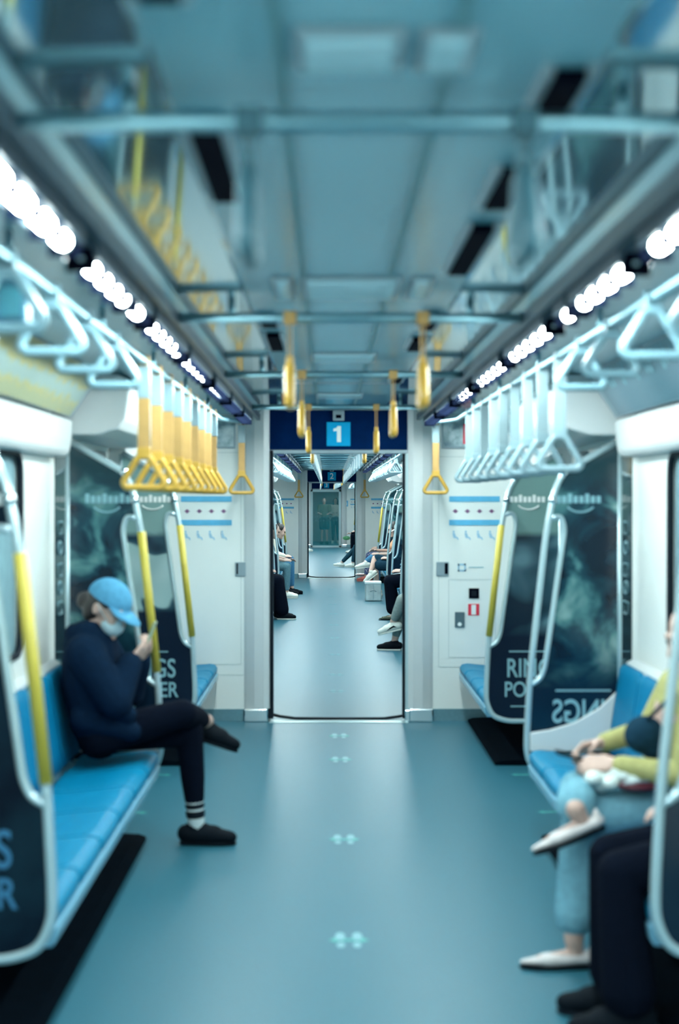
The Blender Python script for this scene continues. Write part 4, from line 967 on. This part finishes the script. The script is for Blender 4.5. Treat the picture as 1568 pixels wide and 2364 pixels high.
slab(MB(), c, pd, (0, 1, 0), pn, .072, .036, .004).build('case', mat('phone_case', (.30, .38, .26), .4), t, bevel=.003)
slab(MB(), c - pn * .0045, pd, (0, 1, 0), pn, .066, .032, .0008).build('screen', mat('phone_screen', (.25, .5, .55), .1), t)

# the woman in light jeans on the right
J = dict(pelvis=(1.155, 5.42, .565), chest=(1.20, 5.33, .88), neck=(1.215, 5.33, 1.03), head=(1.25, 5.36, 1.155), F=(-.92, -.05, -.38), U=(-.38, 0, .92), fwd=(-1, 0, 0),
         shL=(1.22, 5.16, .96), shR=(1.21, 5.50, .96), elL=(1.16, 5.15, .68), elR=(1.13, 5.56, .78), wrL=(.945, 5.27, .70), wrR=(.925, 5.44, .745),
         handL=((-.95, .25, -.02), (.1, .5, -.6), (-.2, .6, .7), .7), handR=((-.9, -.35, -.15), (.1, -.5, -.6), (-.2, -.6, .7), .7),
         hipL=(1.15, 5.33, .54), hipR=(1.15, 5.52, .55), knL=(.815, 5.25, .505), knR=(.835, 5.40, .590), anL=(.785, 5.19, .100), anR=(.775, 5.10, .575),
         footL=((-1, -.03, 0), (0, 0, 1)), footR=((-.93, -.04, -.34), (-.34, 0, .93)))
person('person in light jeans and yellow sleeves with crossed legs on the right bench', J,
       dict(top=YELC, bottom=JEANL, shoe=SHOEN, sole=SHOEB, shoe_kind='flat', hair='long', bulk=.002, width=.9, hem=.80, flare=.026), vox=.006, base=(1.1, 5.42, 0))
t = thing('phone', (.85, 5.36, .68), 'dark phone between the hands of the person with yellow sleeves', 'phone')
slab(MB(), V((.815, 5.35, .712)), V((.96, 0, -.26)), (0, 1, 0), V((.26, 0, .96)), .072, .037, .0045).build('case', SHOEB, t, bevel=.003)
slab(MB(), V((.815, 5.35, .7167)) + V((.001, 0, .0002)), V((.96, 0, -.26)), (0, 1, 0), V((.26, 0, .96)), .066, .032, .0008).build('screen', GLASS, t)
t = thing('tissue_pouch', (.95, 5.30, .61), 'crumpled white pouch on the lap under the yellow sleeves', 'pouch')
mb = MB()
for i in range(9): mb.ell((.865 + .018 * i + random.uniform(-.008, .008), 5.26 + random.uniform(-.03, .03), .655 + random.uniform(-.018, .012)), (.035, .045, .026 + .006 * (i % 3)), n=10, m=7)
blob('pouch', mb, .006, CREAM if False else mat('pouch_white', (.62, .70, .68), .7, bump=.3), t, 2)
MB().tube([V((.845, 5.25, .66)), V((.83, 5.24, .645)), V((.825, 5.23, .63))], .006, 6).build('drawstring', MASKM, t)
t = thing('maroon_purse', (1.06, 5.30, .60), 'dark red purse lying on the light jeans', 'purse')
mb = MB(); mb.ell((1.02, 5.25, .632), (.085, .075, .024)); mb.ell((1.07, 5.25, .638), (.06, .07, .028)); blob('purse_body', mb, .006, mat('maroon_leather', (.10, .008, .02), .45), t, 2)
MB().tube([V((.955, 5.19, .645)), V((1.02, 5.182, .656)), V((1.09, 5.19, .656))], .004, 6).build('zip', GREYMET, t)
t = thing('dark_shoulder_bag', (1.12, 5.44, .66), 'dark denim bag tucked under the yellow sleeved arm', 'bag')
mb = MB(); mb.ell((1.055, 5.30, .80), (.075, .06, .07)); mb.ell((1.085, 5.31, .77), (.055, .06, .06)); blob('bag_body', mb, .007, DENIMD, t, 3)
MB().tube([V((1.06, 5.27, .86)), V((1.10, 5.21, .92)), V((1.14, 5.19, .97))], .008, 6).build('bag_strap', DENIMD, t)
# the nearer passenger on the right, mostly cut by the frame
sit(1, 4.68, 'person in wide dark trousers at the lower right edge, nearest the camera', dict(top=DENIMD, bottom=BLACKC, shoe=SHOEB, sole=BLACK, hair='short', leg_bulk=.002, flare=.04, hem=.9), vox=.007,
    j={'knL': (.53, .145, .50), 'knR': (.525, -.03, .51), 'anL': (.50, .15, .098), 'anR': (.50, -.03, .098), 'wrL': (.27, .13, .64), 'wrR': (.27, -.13, .64), 'elL': (.17, .23, .70), 'elR': (.17, -.23, .70)})

# passengers of the second carriage
sit(-1, 20.4, 'person in wide black trousers and dark sneakers on the left, nearest beyond the doorway', dict(top=BLACKC, bottom=BLACKC, shoe=SHOEB, sole=SHOEW, hair='short', leg_bulk=.02, flare=.03, hem=.93), j={'anR': (.64, -.10, .10), 'anL': (.60, .10, .10)})
sit(-1, 24.75, 'person in grey jeans and white sneakers with bare forearms on the knees, left side', dict(top=GREYJ, bottom=GREYJ, shoe=SHOEW, sole=SHOEW, sleeve='short', skin=SKIN2, lean=.1), lean=.12, j={'wrL': (.60, .09, .63), 'elL': (.36, .2, .68), 'wrR': (.52, -.10, .63), 'elR': (.33, -.22, .68)})
sit(-1, 25.55, 'person in blue jeans and black shoes leaning forward on the left beyond the grey jeans', dict(top=CREAM, bottom=JEAN, shoe=SHOEB, sole=SHOEB, hair='short'), lean=.18, j={'knL': (.62, .12, .60), 'anL': (.64, .12, .10)})
sit(1, 16.05, 'person with two white and black sneakers stretched out, right side nearest the doorway', dict(top=GREYJ, bottom=cloth('beige_grey', (.22, .27, .26)), shoe=SHOEW, sole=SHOEW, side_stripe=SHOEB, shoeR=SHOEB, hair='short', hem=.8), vox=.009,
    j={'knR': (.60, -.08, .50), 'anR': (.70, -.10, .098), 'knL': (.62, .06, .56), 'anL': (.72, -.02, .31), 'footL': ((.93, -.2, -.25), (.25, 0, .95))})
sit(1, 20.3, 'person in black trousers and dark flat shoes on the right, before the bare legs', dict(top=DENIMD, bottom=BLACKC, shoe=cloth('olive_shoe', (.10, .12, .09)), sole=SHOEB, shoe_kind='flat', hair='long', leg_bulk=.016, flare=.02), j={'anL': (.545, .09, .098), 'anR': (.50, -.10, .098)})
sit(1, 24.78, 'person in white cap and mask with bare crossed legs and dark skirt, right side', dict(top=DENIMD, bottom=DENIMD, legs='skirt', shoe=SHOEW, sole=SHOEW, cap=cloth('cap_white', (.62, .68, .68)), mask=MASKM, skin=SKIN, hair='long'), vox=.009,
    j={'knL': (.63, .06, .54), 'anL': (.60, .05, .10), 'knR': (.64, -.03, .655), 'anR': (.72, .20, .44), 'footR': ((.8, .1, -.6), (.6, 0, .8))})
sit(1, 25.7, 'person with peach top and phone behind the bare legged one, right side', dict(top=PEACH, bottom=JEAN, shoe=SHOEW, sole=SHOEW, sleeve='short', hair='long'), lean=.06,
    j={'wrL': (.55, .05, .70), 'wrR': (.58, -.08, .76), 'elR': (.36, -.2, .74), 'knR': (.62, -.04, .66), 'anR': (.78, .12, .56), 'footR': ((.95, .1, -.1), (.1, 0, 1))})
sit(1, 29.9, 'person in floral dark trousers and rose shoes at the far right of the second carriage', dict(top=DENIMD, bottom=FLORAL, shoe=ROSE, sole=ROSE, hair='long'), j={'anL': (.66, .12, .10), 'anR': (.60, -.05, .10), 'knL': (.60, .1, .52)})
t = thing('silver_bag', (.66, 24.05, 0), 'shiny silver cube bag on the floor before the bare legs', 'bag')
MB().box(.52, .78, 23.92, 24.20, .004, .30).build('bag_body', mat('silver_foil', (.66, .74, .74), .25, .6, var=.15, scale=12, bump=.3), t, bevel=.018)
MB().box(.515, .785, 23.912, 24.208, .275, .32).build('lid', mat('silver_lid', (.78, .84, .84), .3, .3, bump=.2), t, bevel=.012)
MB().tube([V((.60, 23.91, .16)), V((.65, 23.900, .185)), V((.70, 23.91, .16))], .006, 6).build('handle', GREYMET, t)
MB().box(.645, .655, 23.910, 23.922, .02, .28).build('seam', GREYMET, t)
# third carriage
sit(1, 36.0, 'person with one dark leg stretched far into the aisle, third carriage', dict(top=DENIMD, bottom=cloth('teal_dark', (.015, .05, .075)), shoe=SHOEW, sole=SHOEW, hair='short'), j={'pelvis': (.28, 0, .56), 'hipL': (.32, .085, .54), 'hipR': (.32, -.085, .54), 'knR': (.74, -.08, .44), 'anR': (1.07, -.10, .10), 'footR': ((1, 0, .12), (-.12, 0, 1)), 'anL': (.80, .10, .098), 'knL': (.72, .1, .50)})
sit(1, 45.4, 'person in black with sandals holding a green fan, far right of the third carriage', dict(top=BLACKC, bottom=BLACKC, shoe=SHOEW, sole=SHOEB, hair='short'), lean=.1, j={'wrR': (.62, -.1, .60), 'elR': (.40, -.2, .66), 'anL': (.56, .1, .098), 'anR': (.60, -.1, .098)})
sit(-1, 46.8, 'person in dark trousers with white shoes at the far left of the third carriage', dict(top=DENIMD, bottom=BLACKC, shoe=SHOEW, sole=SHOEW, hair='short'), j={'anL': (.70, .1, .098), 'anR': (.62, -.1, .098)})
t = thing('green_fan', (.60, 45.45, .44), 'oval green hand fan held by the person in black, far right', 'fan')
MB().ell((.58, 45.50, .46), (.115, .012, .065)).build('fan_leaf', mat('fan_green', (.06, .22, .09), .5), t); MB().tube([V((.68, 45.5, .49)), V((.76, 45.5, .56))], .008, 6).build('handle', CREAM, t)
# two people standing behind the far glass door
def stand(x, y, label, st, fy=-1, h=1.0):
    f = V((0, fy, 0)); R = V((-fy, 0, 0)) * -1
    p = lambda r, fo, z: V((x, y, 0)) + R * r + f * fo + V((0, 0, z * h))
    J = dict(pelvis=p(0, 0, .93), chest=p(0, 0, 1.25), neck=p(0, 0, 1.42), head=p(0, .03, 1.56), F=f * .95 + V((0, 0, -.3)), U=V((0, 0, 1)), fwd=f)
    for q, s in (('L', 1), ('R', -1)):
        J.update({'sh' + q: p(.18 * s, 0, 1.36), 'el' + q: p(.22 * s, .02, 1.10), 'wr' + q: p(.16 * s, .22, 1.08), 'hip' + q: p(.085 * s, 0, .88), 'kn' + q: p(.09 * s, .02, .48), 'an' + q: p(.10 * s, 0, .098 / h), 'foot' + q: (f + R * .15 * s, (0, 0, 1)), 'hand' + q: (f - R * .3 * s, V((0, 0, -1)) - R * .4 * s, -R * s + V((0, 0, .5)), .6)})
    return person(label, J, st, .012, base=(x, y, 0))
stand(-.06, 54.6, 'person standing behind the far glass door in olive top and bare knees', dict(top=cloth('olive', (.10, .14, .10)), bottom=cloth('dark_teal', (.02, .05, .06)), legs='shorts', shoe=SHOEB, sole=SHOEB, sleeve='short', hair='short', leg_bulk=.02, skin=SKIN2), h=1.03)
stand(.36, 55.2, 'person standing at the right behind the far glass door with dark hair and white top', dict(top=CREAM, bottom=DENIMD, shoe=SHOEW, sole=SHOEW, hair='long'), h=1.02)
